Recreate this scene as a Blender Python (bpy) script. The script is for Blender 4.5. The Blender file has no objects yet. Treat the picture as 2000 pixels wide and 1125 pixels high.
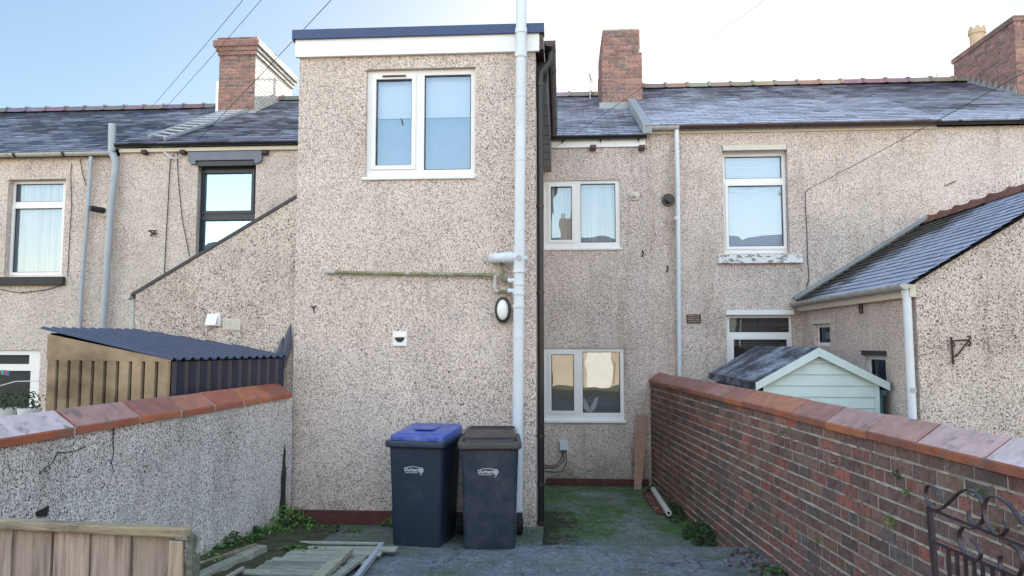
import bpy, bmesh, math, random
from mathutils import Vector, Matrix, noise as mnoise
random.seed(7)
S=bpy.context.scene; C=S.collection
# ---------------------------------------------------------------- camera
F=1444.0; PITCH=math.radians(4.18); YAW=math.radians(3.8); EYE=Vector((0,0,1.94))
cam=bpy.data.cameras.new('camera'); co=bpy.data.objects.new('camera',cam); C.objects.link(co)
co.location=EYE; co.rotation_euler=(math.pi/2+PITCH,0,YAW); cam.lens=36*F/2000; cam.sensor_width=36
cam.clip_end=4000; cam.clip_start=.05; S.camera=co
CR=co.rotation_euler.to_matrix()
# ---------------------------------------------------------------- light
SUN_EL=math.radians(18.3); SUN_AZ=math.radians(11)      # azimuth east of +Y
S.view_settings.view_transform='Standard'; S.view_settings.look='None'
S.view_settings.exposure=1.52; S.view_settings.gamma=1
w=bpy.data.worlds.new("World"); S.world=w; w.use_nodes=True
wn=w.node_tree; bg=wn.nodes['Background']
sky=wn.nodes.new('ShaderNodeTexSky'); sky.sky_type='NISHITA'; sky.sun_disc=False
sky.sun_elevation=SUN_EL; sky.sun_rotation=SUN_AZ; sky.air_density=1.0; sky.dust_density=.7; sky.ozone_density=1.0; sky.altitude=100
gam=wn.nodes.new('ShaderNodeGamma'); gam.inputs[1].default_value=.50; wn.links.new(sky.outputs[0],gam.inputs[0]); hsw=wn.nodes.new('ShaderNodeHueSaturation'); hsw.inputs['Saturation'].default_value=1.75; wn.links.new(gam.outputs[0],hsw.inputs['Color'])   # gamma evens the sky's brightness out, saturation lifted again
tcw=wn.nodes.new('ShaderNodeTexCoord'); spw=wn.nodes.new('ShaderNodeSeparateXYZ'); wn.links.new(tcw.outputs['Generated'],spw.inputs[0])
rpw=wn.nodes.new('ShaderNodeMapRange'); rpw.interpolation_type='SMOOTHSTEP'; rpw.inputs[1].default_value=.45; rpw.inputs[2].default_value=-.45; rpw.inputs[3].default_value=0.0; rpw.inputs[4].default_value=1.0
wn.links.new(spw.outputs['Y'],rpw.inputs[0]); mulw=wn.nodes.new('ShaderNodeMix'); mulw.data_type='RGBA'; mulw.blend_type='MULTIPLY'; mulw.clamp_result=False; wn.links.new(hsw.outputs[0],mulw.inputs[6]); mulw.inputs[7].default_value=(5.4,3.75,2.85,1); wn.links.new(rpw.outputs[0],mulw.inputs[0])   # added fill: sky behind the camera brightened and warmed for the shaded walls
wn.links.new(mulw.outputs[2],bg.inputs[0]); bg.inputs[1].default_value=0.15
sl=bpy.data.lights.new('sun','SUN'); sl.energy=4; sl.angle=math.radians(.5); sl.color=(1,.93,.82)
so=bpy.data.objects.new('sun',sl); C.objects.link(so)
sd=Vector((math.sin(SUN_AZ)*math.cos(SUN_EL),math.cos(SUN_AZ)*math.cos(SUN_EL),math.sin(SUN_EL)))
so.rotation_euler=sd.to_track_quat('Z','Y').to_euler(); so.location=(0,0,30)

# ---------------------------------------------------------------- helpers
def P(px,py,X=None,Y=None,Z=None):
    """point of a real plane of the place seen at a photo position"""
    d=CR@Vector(((px-1000)/F,-(py-562.5)/F,-1))
    t=(X-EYE.x)/d.x if X is not None else (Y-EYE.y)/d.y if Y is not None else (Z-EYE.z)/d.z
    return EYE+d*t
YE=7.96; YW=11.67; LOW=-.27
EL,ER=-2.93,-.27
class MB:
    def __init__(s,M=None): s.v=[];s.f=[];s.c=[];s.m=[];s.col=(1,1,1);s.mi=0;s.M=M
    def face(s,pts,col=None,mi=None):
        n=len(s.v); s.v+= [Vector(p) for p in pts]; s.f.append(list(range(n,n+len(pts)))); s.c.append(col or s.col); s.m.append(s.mi if mi is None else mi)
    def mesh(s,vs,fs,col=None):
        n=len(s.v); s.v+=[Vector(p) for p in vs]
        for f in fs: s.f.append([n+i for i in f]); s.c.append(col or s.col); s.m.append(s.mi)
    def obox(s,c,a,b,d,col=None):
        c,a,b,d=Vector(c),Vector(a),Vector(b),Vector(d)
        vs=[c+sx*a+sy*b+sz*d for sz in(-1,1) for sy in(-1,1) for sx in(-1,1)]
        s.mesh(vs,[(0,2,3,1),(4,5,7,6),(0,1,5,4),(2,6,7,3),(0,4,6,2),(1,3,7,5)],col)
    def box(s,x0,x1,y0,y1,z0,z1,col=None):
        s.obox(((x0+x1)/2,(y0+y1)/2,(z0+z1)/2),((x1-x0)/2,0,0),(0,(y1-y0)/2,0),(0,0,(z1-z0)/2),col)
    def beam(s,p,q,wd,th,up=(0,0,1),col=None):
        p,q=Vector(p),Vector(q); a=(q-p)/2; t=a.normalized(); u=Vector(up); b=t.cross(u)
        b=b.normalized() if b.length>1e-4 else Vector((1,0,0)); d=b.cross(t).normalized()
        s.obox((p+q)/2,a,b*wd/2,d*th/2,col)
    def tube(s,pts,r,n=10,col=None,flat=1,cap=True):
        pts=[Vector(p) for p in pts]; rings=[]; prev=None
        for i,p in enumerate(pts):
            t=(pts[min(i+1,len(pts)-1)]-pts[max(i-1,0)]).normalized()
            if prev is None:
                a=Vector((0,0,1)) if abs(t.z)<.9 else Vector((0,1,0)); u=t.cross(a).normalized()
            else: u=(prev-t*prev.dot(t)).normalized()
            prev=u; v=t.cross(u); rr=r[i] if isinstance(r,(list,tuple)) else r
            rings.append([p+u*math.cos(k*2*math.pi/n)*rr+v*math.sin(k*2*math.pi/n)*rr*flat for k in range(n)])
        vs=[x for g in rings for x in g]; fs=[]
        for i in range(len(rings)-1):
            for k in range(n): fs.append((i*n+k,i*n+(k+1)%n,(i+1)*n+(k+1)%n,(i+1)*n+k))
        if cap: fs+= [tuple(range(n))[::-1],tuple(range((len(rings)-1)*n,len(rings)*n))]
        s.mesh(vs,fs,col)
    def prism(s,poly,off,col=None):
        off=Vector(off); a=[Vector(p) for p in poly]; n=len(a)
        s.mesh(a+[p+off for p in a],[tuple(range(n)),tuple(range(2*n-1,n-1,-1))]+[(i,i+n,(i+1)%n+n,(i+1)%n) for i in range(n)],col)
    def plate(s,x0,x1,z0,z1,yf,yb,holes=(),step=None):
        """slab facing -Y with rectangular holes (x0,x1,z0,z1)"""
        xs=sorted({x0,x1,*[h[0] for h in holes],*[h[1] for h in holes]}); zs=sorted({z0,z1,*[h[2] for h in holes],*[h[3] for h in holes]})
        xs=[x for x in xs if x0<=x<=x1]; zs=[z for z in zs if z0<=z<=z1]
        inh=lambda i,j:any(h[0]<=(xs[i]+xs[i+1])/2<=h[1] and h[2]<=(zs[j]+zs[j+1])/2<=h[3] for h in holes)
        nx,nz=len(xs)-1,len(zs)-1
        solid=lambda i,j:0<=i<nx and 0<=j<nz and not inh(i,j)
        for i in range(nx):
            for j in range(nz):
                if not solid(i,j): continue
                a,b,c,d=xs[i],xs[i+1],zs[j],zs[j+1]
                s.face([(a,yf,c),(b,yf,c),(b,yf,d),(a,yf,d)]); s.face([(a,yb,c),(a,yb,d),(b,yb,d),(b,yb,c)])
                if not solid(i-1,j): s.face([(a,yb,c),(a,yf,c),(a,yf,d),(a,yb,d)])
                if not solid(i+1,j): s.face([(b,yf,c),(b,yb,c),(b,yb,d),(b,yf,d)])
                if not solid(i,j-1): s.face([(a,yb,c),(b,yb,c),(b,yf,c),(a,yf,c)])
                if not solid(i,j+1): s.face([(a,yf,d),(b,yf,d),(b,yb,d),(a,yb,d)])
    def build(s,name,mat,parent=None,bevel=0,smooth=False,weld=False,xf=None,label=None):
        M=s.M; W=[M@v if M is not None else v for v in s.v]
        loc=Vector((0,0,0))
        if parent is not None: loc=WL.get(parent.name,Vector((0,0,0)))
        org=loc
        me=bpy.data.meshes.new(name); me.from_pydata([tuple(v-org) for v in W],[],s.f)
        ca=me.color_attributes.new('Col','FLOAT_COLOR','CORNER'); uv=me.uv_layers.new(name='UVMap')
        for p in me.polygons:
            n=p.normal; c=s.c[p.index]
            for li in p.loop_indices:
                v=W[me.loops[li].vertex_index]
                ca.data[li].color=(c[0],c[1],c[2],1)
                uv.data[li].uv=(v.y,v.z) if abs(n.x)>max(abs(n.y),abs(n.z)) else (v.x,v.z) if abs(n.y)>=abs(n.z) else (v.x,v.y)
            p.use_smooth=smooth
        ms=mat if isinstance(mat,(list,tuple)) else [mat]
        for m in ms: me.materials.append(m)
        if len(ms)>1:
            for p in me.polygons: p.material_index=s.m[p.index]
        if weld:
            bm=bmesh.new(); bm.from_mesh(me); bmesh.ops.remove_doubles(bm,verts=bm.verts,dist=1e-4); bmesh.ops.recalc_face_normals(bm,faces=bm.faces); bm.to_mesh(me); bm.free()
        o=bpy.data.objects.new(name,me); C.objects.link(o)
        if parent is not None: o.parent=parent
        if smooth:
            es=o.modifiers.new('split','EDGE_SPLIT'); es.split_angle=math.radians(38)
        if bevel:
            b=o.modifiers.new('bevel','BEVEL'); b.width=bevel; b.segments=2; b.limit_method='ANGLE'; b.angle_limit=math.radians(40)
        if label: o['label']=label
        WL[o.name]=loc
        return o
WL={}
def thing(name,loc,label,cat,group=None,rz=0):
    o=bpy.data.objects.new(name,None); C.objects.link(o); o.location=loc; o.rotation_euler.z=rz; o.empty_display_size=.2
    o['label']=label; o['category']=cat
    if group:o['group']=group
    WL[o.name]=Vector(loc) if not rz else Vector((0,0,0)); return o
def tag(o,label,cat,group=None,kind=None):
    if label:o['label']=label
    if cat:o['category']=cat
    if group:o['group']=group
    if kind:o['kind']=kind
    return o
def struct(o): o['kind']='structure'; return o

# ---------------------------------------------------------------- materials
class NT:
    def __init__(s,name):
        s.m=bpy.data.materials.new(name); s.m.use_nodes=True; s.t=s.m.node_tree; s.b=s.t.nodes['Principled BSDF']; s.geo=None
    def n(s,ty,**k):
        x=s.t.nodes.new(ty)
        for a,b in k.items(): setattr(x,a,b)
        return x
    def L(s,a,b): s.t.links.new(a,b)
    def pos(s):
        if not s.geo: s.geo=s.n('ShaderNodeNewGeometry').outputs['Position']
        return s.geo
    def scaled(s,v,sc):
        x=s.n('ShaderNodeMapping'); s.L(v,x.inputs[0]); x.inputs['Scale'].default_value=sc; return x.outputs[0]
    def noise(s,scale,detail=3,rough=.55,vec=None,dist=0):
        x=s.n('ShaderNodeTexNoise'); x.inputs['Scale'].default_value=scale; x.inputs['Detail'].default_value=detail; x.inputs['Roughness'].default_value=rough; x.inputs['Distortion'].default_value=dist
        s.L(vec if vec is not None else s.pos(),x.inputs['Vector']); return x.outputs['Fac']
    def vor(s,scale,out='Color',vec=None,feat='F1'):
        x=s.n('ShaderNodeTexVoronoi'); x.feature=feat; x.inputs['Scale'].default_value=scale; s.L(vec if vec is not None else s.pos(),x.inputs['Vector']); return x.outputs[out]
    def ramp(s,f,st,interp='LINEAR'):
        x=s.n('ShaderNodeValToRGB'); s.L(f,x.inputs[0]); r=x.color_ramp; r.interpolation=interp
        while len(r.elements)<len(st): r.elements.new(.5)
        for e,(p,c) in zip(r.elements,st):
            e.position=p; e.color=(c,c,c,1) if isinstance(c,(int,float)) else (*c,1)
        return x.outputs[0]
    def inp(s,sock,v):
        if isinstance(v,(int,float)): sock.default_value=v
        elif isinstance(v,tuple): sock.default_value=(*v,1)
        else: s.L(v,sock)
    def mix(s,f,a,b,mode='MIX'):
        x=s.n('ShaderNodeMix',data_type='RGBA',blend_type=mode); s.inp(x.inputs[0],f); s.inp(x.inputs[6],a); s.inp(x.inputs[7],b); return x.outputs[2]
    def math(s,op,a,b=0):
        x=s.n('ShaderNodeMath',operation=op); s.inp(x.inputs[0],a); s.inp(x.inputs[1],b); return x.outputs[0]
    def attr(s):
        x=s.n('ShaderNodeAttribute'); x.attribute_name='Col'; return x.outputs['Color']
    def sep(s,i):
        x=s.n('ShaderNodeSeparateXYZ'); s.L(s.pos(),x.inputs[0]); return x.outputs[i]
    def bump(s,h,st=.5,dist=.01,prev=None):
        x=s.n('ShaderNodeBump'); x.inputs['Strength'].default_value=st; x.inputs['Distance'].default_value=dist; s.L(h,x.inputs['Height'])
        if prev is not None: s.L(prev,x.inputs['Normal'])
        return x.outputs[0]
    def out(s,col,rough=.8,nrm=None,metal=0,spec=.5,coat=0):
        s.inp(s.b.inputs['Base Color'],col); s.inp(s.b.inputs['Roughness'],rough); s.b.inputs['Metallic'].default_value=metal
        s.b.inputs['Specular IOR Level'].default_value=spec; s.b.inputs['Coat Weight'].default_value=coat
        if nrm is not None: s.L(nrm,s.b.inputs['Normal'])
        return s.m
def paint(name,col,rough=.45,var=.12,scale=6,dirt=None,dscale=3,dthr=.62,metal=0,bumpv=.05,spec=.5):
    t=NT(name); f=t.ramp(t.noise(scale,4,.6),[(.3,1-var),(.7,1.0)]); c=t.mix(1,col,f,'MULTIPLY')
    if dirt:
        d=t.ramp(t.noise(dscale,6,.7),[(dthr-.08,0),(dthr+.12,1)]); c=t.mix(d,c,dirt)
    return t.out(c,rough,t.bump(t.noise(60,3),bumpv,.002),metal,spec)
def attrmat(name,rough=.7,var=.35,scale=14,bump=.3,bd=.004,bscale=50,spec=.4,stain=None,sthr=.6,sscale=3):
    t=NT(name); f=t.ramp(t.noise(scale,5,.65),[(.25,1-var),(.75,1+var*.45)]); c=t.mix(1,t.attr(),f,'MULTIPLY')
    if stain:
        d=t.ramp(t.noise(sscale,6,.7),[(sthr-.06,0),(sthr+.08,1)]); c=t.mix(d,c,stain)
    return t.out(c,rough,t.bump(t.noise(bscale,5,.7),bump,bd),0,spec)
def pebble(name,light=(.90,.77,.70),mid=(.45,.35,.325),dark=(.045,.034,.032),scale=92,thr=.414,stain=(.30,.27,.22),sthr=.60,algae=False,algae_z=(-.3,.6)):
    t=NT(name); p=t.pos()
    wv=t.noise(scale,1.5,.5,p,.6)
    cell=t.n('ShaderNodeSeparateColor'); t.L(t.vor(scale*1.5),cell.inputs[0])
    stone=t.ramp(cell.outputs[0],[(0,tuple(x*.8 for x in light)),(.3,light),(.62,(min(1,light[0]*1.1),light[1]*1.12,light[2]*1.14)),(.8,(light[0]*.93,light[1]*.8,light[2]*.72)),(1,mid)])
    # large scale drift in how open the dash is
    big=t.noise(.9,4,.6); drift=t.math('MULTIPLY',t.math('SUBTRACT',big,.5),.10)
    k=t.math('ADD',wv,drift)
    m=t.ramp(k,[(thr-.045,1),(thr+.045,0)])
    c=t.mix(m,stone,t.mix(t.ramp(t.noise(scale*.5,1),[(.4,0),(.6,1)]),dark,mid))
    big2=t.ramp(t.noise(scale*.42,2,.5),[(.30,.62),(.46,1.0),(.70,1.0),(.78,1.12)]); c=t.mix(1,c,big2,'MULTIPLY')
    lum=t.ramp(t.noise(2.2,6,.65),[(.3,.84),(.7,1.05)]); c=t.mix(1,c,lum,'MULTIPLY')
    st=t.ramp(t.noise(1.1,7,.68,t.scaled(p,(1.6,1.6,.55))),[(sthr-.04,0),(sthr+.2,.65)]); c=t.mix(st,c,t.mix(.75,c,stain,'MULTIPLY'))
    sk=t.ramp(t.noise(1,6,.7,t.scaled(p,(3.2,3.2,.32))),[(.56,0),(.68,.5)]); c=t.mix(sk,c,t.mix(1,c,(.62,.58,.52),'MULTIPLY'))
    pt_=t.ramp(t.noise(.7,3,.5,t.scaled(p,(1,1,1.3))),[(.46,0),(.50,1)]); c=t.mix(t.math('MULTIPLY',pt_,.10),c,(.80,.74,.68))
    if algae:
        z=t.ramp(t.math('ADD',t.math('MULTIPLY',t.sep(2),.5),t.math('MULTIPLY',t.noise(2.5,5,.7),.5)),[(.12,1),(.36,0)])
        c=t.mix(t.math('MULTIPLY',z,.55),c,(.10,.12,.055))
    hgt=t.math('ADD',wv,t.math('MULTIPLY',t.vor(scale*1.5,'Distance'),-.35))
    return t.out(c,.92,t.bump(hgt,.8,.012),0,.25)
M={}
M['dash']=pebble('pebbledash_extension',algae=True)
M['dash_main']=pebble('pebbledash_house',light=(.91,.785,.735),scale=96,thr=.420,algae=True)
M['dash_r']=pebble('pebbledash_right',light=(.90,.77,.70),scale=96,thr=.414)
M['dash_far']=pebble('pebbledash_far_right',light=(.88,.77,.73),scale=92,thr=.398)
M['dash_l']=pebble('pebbledash_left',light=(.90,.77,.70),scale=96,thr=.404)
M['dash_gl']=pebble('pebbledash_lean_to',light=(.83,.71,.625),scale=88,thr=.420,stain=(.42,.39,.33),sthr=.5)
M['dash_gr']=pebble('pebbledash_gable',light=(.84,.72,.655),scale=84,thr=.420,sthr=.55)
M['dash_garden']=pebble('pebbledash_garden_wall',light=(.96,.89,.88),mid=(.40,.37,.39),dark=(.05,.05,.055),scale=88,thr=.436,stain=(.22,.21,.17),sthr=.52,algae=True)
M['white']=paint('white_upvc',(.88,.87,.87),.32,.05,6,(.45,.42,.38),7,.74)
M['white2']=paint('weathered_white',(.74,.73,.70),.5,.12,8,(.30,.27,.22),9,.68)
M['cream']=paint('cream_paint',(.72,.66,.56),.6,.12,8,(.3,.26,.2),8,.68)
M['pipe']=paint('grey_white_pipe',(.72,.76,.82),.38,.12,3,(.35,.35,.33),9,.70)
M['pipe_blue']=paint('weathered_grey_pipe',(.42,.45,.50),.4,.15,5)
M['gutter_w']=paint('weathered_pale_gutter',(.55,.54,.52),.5,.2,9,(.14,.12,.10),10,.62)
M['mossy']=paint('algae_covered_pipe',(.30,.29,.16),.7,.4,14,(.42,.42,.40),14,.6,bumpv=.3)
M['black']=paint('black_plastic',(.018,.018,.022),.32,.2)
M['navy']=paint('navy_steel',(.05,.06,.115),.33,.2,5)
t=NT('chipped_white_stone'); c=t.mix(t.ramp(t.noise(9,6,.7,t.scaled(t.pos(),(1,1,2))),[(.53,0),(.55,1)]),(.80,.78,.76),(.26,.26,.25)); M['chip']=t.out(c,.7,t.bump(t.noise(9,6,.7,t.scaled(t.pos(),(1,1,2))),.6,.01))
M['navydark']=paint('dark_navy_steel',(.022,.027,.055),.33,.2,5)
M['navytrim']=paint('navy_trim',(.03,.055,.16),.3,.1)
M['brown']=paint('brown_plastic',(.075,.038,.034),.4,.2)
M['anth']=paint('anthracite_frame',(.03,.036,.052),.38,.1)
M['greyp']=paint('grey_painted_stone',(.20,.21,.27),.6,.15)
M['darksill']=paint('dark_stone',(.05,.045,.045),.7,.3,8)
M['plinth']=paint('red_painted_plinth',(.135,.04,.036),.75,.3,10,(.10,.10,.07),5,.6,bumpv=.3)
M['grime_shade']=paint('black_green_grime_shade',(.035,.035,.028),.95,.5,20,(.10,.09,.07),22,.58,bumpv=.8)
M['lead']=paint('lead_flashing',(.34,.36,.39),.5,.25,7)
M['mortar']=paint('mortar',(.46,.40,.35),.95,.4,14,(.15,.13,.10),5,.57,bumpv=.6)
M['slate']=attrmat('slate',.42,.3,9,.35,.004,60,.5)
M['frostslate']=attrmat('frosted_slate',.6,.35,18,.5,.004,60,.4)
M['ridge']=attrmat('ridge_tile',.8,.3,10,.3)
def brickmat(name,eff=.60):
    t=NT(name); f=t.ramp(t.noise(20,8,.8),[(.32,.48),(.68,1.42)]); c=t.mix(1,t.attr(),f,'MULTIPLY')
    d=t.ramp(t.noise(3.1,7,.72),[(eff-.04,0),(eff+.12,.7)]); c=t.mix(d,c,(.34,.29,.26))
    g=t.ramp(t.noise(1.7,6,.7,t.scaled(t.pos(),(1,1,1.4))),[(.56,0),(.72,.75)]); c=t.mix(g,c,(.06,.055,.045))
    return t.out(c,.85,t.bump(t.noise(55,6,.75),.6,.006),0,.25)
M['brick']=brickmat('old_red_brick'); M['chim']=brickmat('chimney_brick',.66)
M['coping']=attrmat('terracotta_coping',.55,.34,9,.5,.004,34,.4,(.16,.13,.115),.60,7)
M['pointing']=paint('old_pointing',(.62,.55,.49),.95,.45,16,(.15,.135,.105),4,.58,bumpv=.6)
M['whitewash']=paint('whitewashed_brick',(.66,.64,.58),.8,.2,9,bumpv=.5)
def woodmat(name,base,dark,rough=.8,stain=(.32,.30,.20),axis='z'):
    t=NT(name); sc={'z':(42,42,2.2),'x':(2.2,42,42),'y':(42,2.2,42)}[axis]
    v=t.scaled(t.pos(),sc); g=t.noise(1.3,7,.7,v,.4)
    c=t.mix(t.ramp(g,[(.28,0),(.58,1)]),dark,base); kn=t.ramp(t.noise(4,7,.8,t.scaled(t.pos(),(3,3,.8) if axis=='z' else (1,3,3))),[(.57,0),(.68,.7)]); c=t.mix(kn,c,dark); c=t.mix(1,c,t.attr(),'MULTIPLY')
    fl=t.ramp(t.noise(2.2,7,.75,t.scaled(t.pos(),(5,5,1.6) if axis=='z' else (2,4,4))),[(.54,0),(.6,.75)]); c=t.mix(fl,c,stain)
    return t.out(c,rough,t.bump(g,.7,.006),0,.25)
M['gatewood']=woodmat('weathered_gate_boards',(.47,.38,.33),(.14,.11,.095),.8,(.36,.30,.24))
M['railwood']=woodmat('lichened_rail',(.40,.33,.24),(.07,.06,.06),.85,(.36,.31,.18),'x')
M['palewood']=woodmat('grey_old_timber',(.36,.36,.31),(.10,.10,.08),.85,(.42,.44,.38),'x')
M['plank']=woodmat('pinkish_plank',(.46,.27,.20),(.30,.18,.14),.7,(.45,.36,.36))
M['mint']=None
t=NT('mint_painted_boards'); g=t.noise(1.2,7,.7,t.scaled(t.pos(),(2.5,6,34)))
c=t.mix(t.ramp(g,[(.70,0),(.76,.7)]),(.56,.67,.68),(.20,.22,.22)); c=t.mix(1,c,t.ramp(t.noise(5,5,.6),[(.3,.9),(.7,1)]),'MULTIPLY')
M['mint']=t.out(c,.6,t.bump(g,.3,.003))
M['darkgreen']=paint('dark_green_boards',(.02,.045,.035),.6,.3)
M['teal']=paint('teal_door',(.035,.14,.17),.5,.25)
t=NT('frosted_felt'); f=t.noise(1.5,7,.75,t.scaled(t.pos(),(1.2,1.0,3))); fr=t.ramp(f,[(.44,0),(.64,.7)])
c=t.mix(fr,(.03,.034,.05),(.50,.55,.70)); M['felt']=t.out(c,.75,t.bump(t.noise(90,4,.7),.4,.003))
# shed sheet metals
t=NT('bronze_sheet'); c=t.mix(t.ramp(t.noise(1.2,5,.6,t.scaled(t.pos(),(1,1,2))),[(.36,0),(.62,1)]),(.12,.09,.065),(.33,.26,.19)); M['bronze']=t.out(c,.42,t.bump(t.noise(4,2),.1,.01),.35)
M['inkline']=paint('dark_groove',(.025,.02,.018),.6)
# bins
t=NT('bin_plastic'); c=t.mix(t.ramp(t.noise(5,7,.75),[(.52,0),(.74,.5)]),(.022,.034,.062),(.075,.09,.125)); M['bin']=t.out(c,.42,t.bump(t.noise(160,3),.15,.001),0,.5)
t=NT('dusty_bin_plastic'); c=t.mix(t.ramp(t.noise(4,7,.75),[(.42,0),(.7,.7)]),(.024,.034,.056),(.105,.11,.125)); M['bin2']=t.out(c,.5,t.bump(t.noise(160,3),.15,.001),0,.45)
M['bluelid']=paint('blue_lid',(.075,.125,.46),.38,.25,10,(.20,.24,.46),8,.62)
M['rimbrown']=paint('faded_brown_rim',(.085,.07,.065),.6,.3,10)
M['logo']=paint('white_print',(.75,.76,.78),.6,.05)
M['rubber']=paint('rubber',(.02,.019,.019),.8,.3)
# ground
def ground(name,base,moss,mthr,wet=(.02,.025,.02),wthr=.7,bare=False):
    t=NT(name); c=t.mix(t.ramp(t.noise(16,9,.8),[(.34,0),(.66,1)]),tuple(x*.38 for x in base),tuple(x*1.45 for x in base))
    c=t.mix(1,c,t.ramp(t.noise(2.3,7,.7),[(.35,.62),(.65,1.15)]),'MULTIPLY')
    sp=t.ramp(t.noise(75,3,.6),[(.60,0),(.66,1)]); c=t.mix(t.math('MULTIPLY',sp,.7),c,tuple(min(1,x*2.8) for x in base))
    ck=t.n('ShaderNodeTexVoronoi'); ck.feature='DISTANCE_TO_EDGE'; ck.inputs['Scale'].default_value=.55; ww=t.n('ShaderNodeVectorMath',operation='ADD'); nn=t.n('ShaderNodeTexNoise'); nn.inputs['Scale'].default_value=2.5; nn.inputs['Detail'].default_value=6; t.L(t.pos(),nn.inputs['Vector']); t.L(t.pos(),ww.inputs[0]); t.L(nn.outputs['Color'],ww.inputs[1]); t.L(ww.outputs[0],ck.inputs['Vector'])
    c=t.mix(t.ramp(ck.outputs[0],[(.0,.9),(.010,0)]),c,(.03,.035,.02))
    m=t.ramp(t.noise(1.6,8,.72),[(mthr-.07,0),(mthr+.09,.92)]); c=t.mix(m,c,t.mix(t.ramp(t.noise(7,8,.8),[(.36,0),(.66,1)]),tuple(x*1.5 for x in moss),tuple(x*.3 for x in moss)))
    if bare:
        n4=t.math('MULTIPLY',t.math('SUBTRACT',t.noise(2.4,7,.7),.5),1.1); yy=t.math('ADD',t.sep(1),n4)
        bm_=t.ramp(t.math('MULTIPLY',yy,.1),[(.858,1),(.874,0)]); c=t.mix(t.math('MULTIPLY',bm_,.85),c,t.mix(t.ramp(t.noise(16,9,.8),[(.34,0),(.66,1)]),(.12,.14,.135),(.22,.25,.24)))
        xx_=t.math('ADD',t.sep(0),t.math('MULTIPLY',t.math('SUBTRACT',t.noise(2.6,8,.8),.5),2.2)); y2=t.ramp(t.math('MULTIPLY',t.sep(1),.1),[(.98,1),(1.0,0)])
        dk=t.math('MULTIPLY',t.ramp(xx_,[(.0,1),(.22,0)]),y2); c=t.mix(t.math('MULTIPLY',dk,.85),c,t.mix(t.ramp(t.noise(30,6,.8),[(.45,0),(.62,1)]),(.016,.018,.012),(.06,.075,.035)))
    y=t.ramp(t.noise(3.3,8,.75),[(.66,0),(.70,.9)]); c=t.mix(y,c,(.17,.18,.05))
    wt=t.ramp(t.noise(1.15,5,.6,t.scaled(t.pos(),(1,1.5,1))),[(wthr-.06,0),(wthr+.06,.85)]); c=t.mix(wt,c,wet)
    return t.out(c,t.ramp(wt,[(0,.85),(1,.35)]),t.bump(t.noise(28,9,.8),.9,.014),0,.35)
M['conc']=ground('worn_concrete',(.20,.215,.255),(.13,.155,.08),.56)
M['conc_b']=ground('greened_concrete',(.17,.18,.17),(.10,.14,.075),.50)
M['yard']=ground('mossy_yard_floor',(.22,.245,.235),(.085,.165,.045),.455,wthr=.66,bare=True)
t=NT('soil'); M['soil']=t.out(t.mix(t.ramp(t.noise(12,8,.8),[(.35,0),(.7,1)]),(.025,.028,.014),(.11,.12,.065)),.95,t.bump(t.noise(40,8,.8),1,.02))
t=NT('lane_ground'); M['lane']=t.out(t.mix(t.ramp(t.noise(3,8,.7),[(.35,0),(.65,1)]),(.09,.11,.05),(.20,.19,.16)),.95,t.bump(t.noise(40,6,.7),.5,.01))
t=NT('leaf'); M['leaf']=t.out(t.mix(1,t.attr(),t.ramp(t.noise(60,2),[(.3,.7),(.7,1.2)]),'MULTIPLY'),.5); 
t.b.inputs['Subsurface Weight'].default_value=0
M['iron']=paint('weathered_iron',(.10,.08,.095),.4,.4,20,(.16,.08,.055),9,.62,metal=.5,bumpv=.4)
M['rust']=paint('rusty_iron',(.05,.025,.02),.7,.4,20)
M['alu']=paint('aluminium',(.62,.63,.65),.35,.1,10,metal=.6)
M['wire']=paint('cable_black',(.035,.035,.04),.6)
M['pot']=paint('buff_clay_pot',(.62,.48,.34),.8,.2)
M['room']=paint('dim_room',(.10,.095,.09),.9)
M['blind']=None
def stripes(name,a,b,period,ax=2,rough=.6,duty=.2):
    t=NT(name); z=t.math('FRACT',t.math('MULTIPLY',t.sep(ax),1/period)); m=t.ramp(z,[(0,1),(duty,1),(duty+.08,0),(1,0)]); return t.out(t.mix(m,a,b),rough)
M['blind']=stripes('white_venetian_blind',(.74,.76,.80),(.50,.52,.58),.032)
M['blind_b']=stripes('brown_venetian_blind',(.085,.06,.045),(.018,.013,.01),.036,duty=.3)
t=NT('net_curtain'); wv=t.noise(3,3,.5,t.scaled(t.pos(),(7,7,.15))); M['net']=t.out(t.mix(t.ramp(wv,[(.35,0),(.65,1)]),(.50,.52,.54),(.78,.79,.80)),.9)
M['roller']=paint('pale_roller_blind',(.84,.87,.90),.8,.04)
M['obscure']=paint('sheer_backing',(.22,.36,.55),.7,.15)
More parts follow.
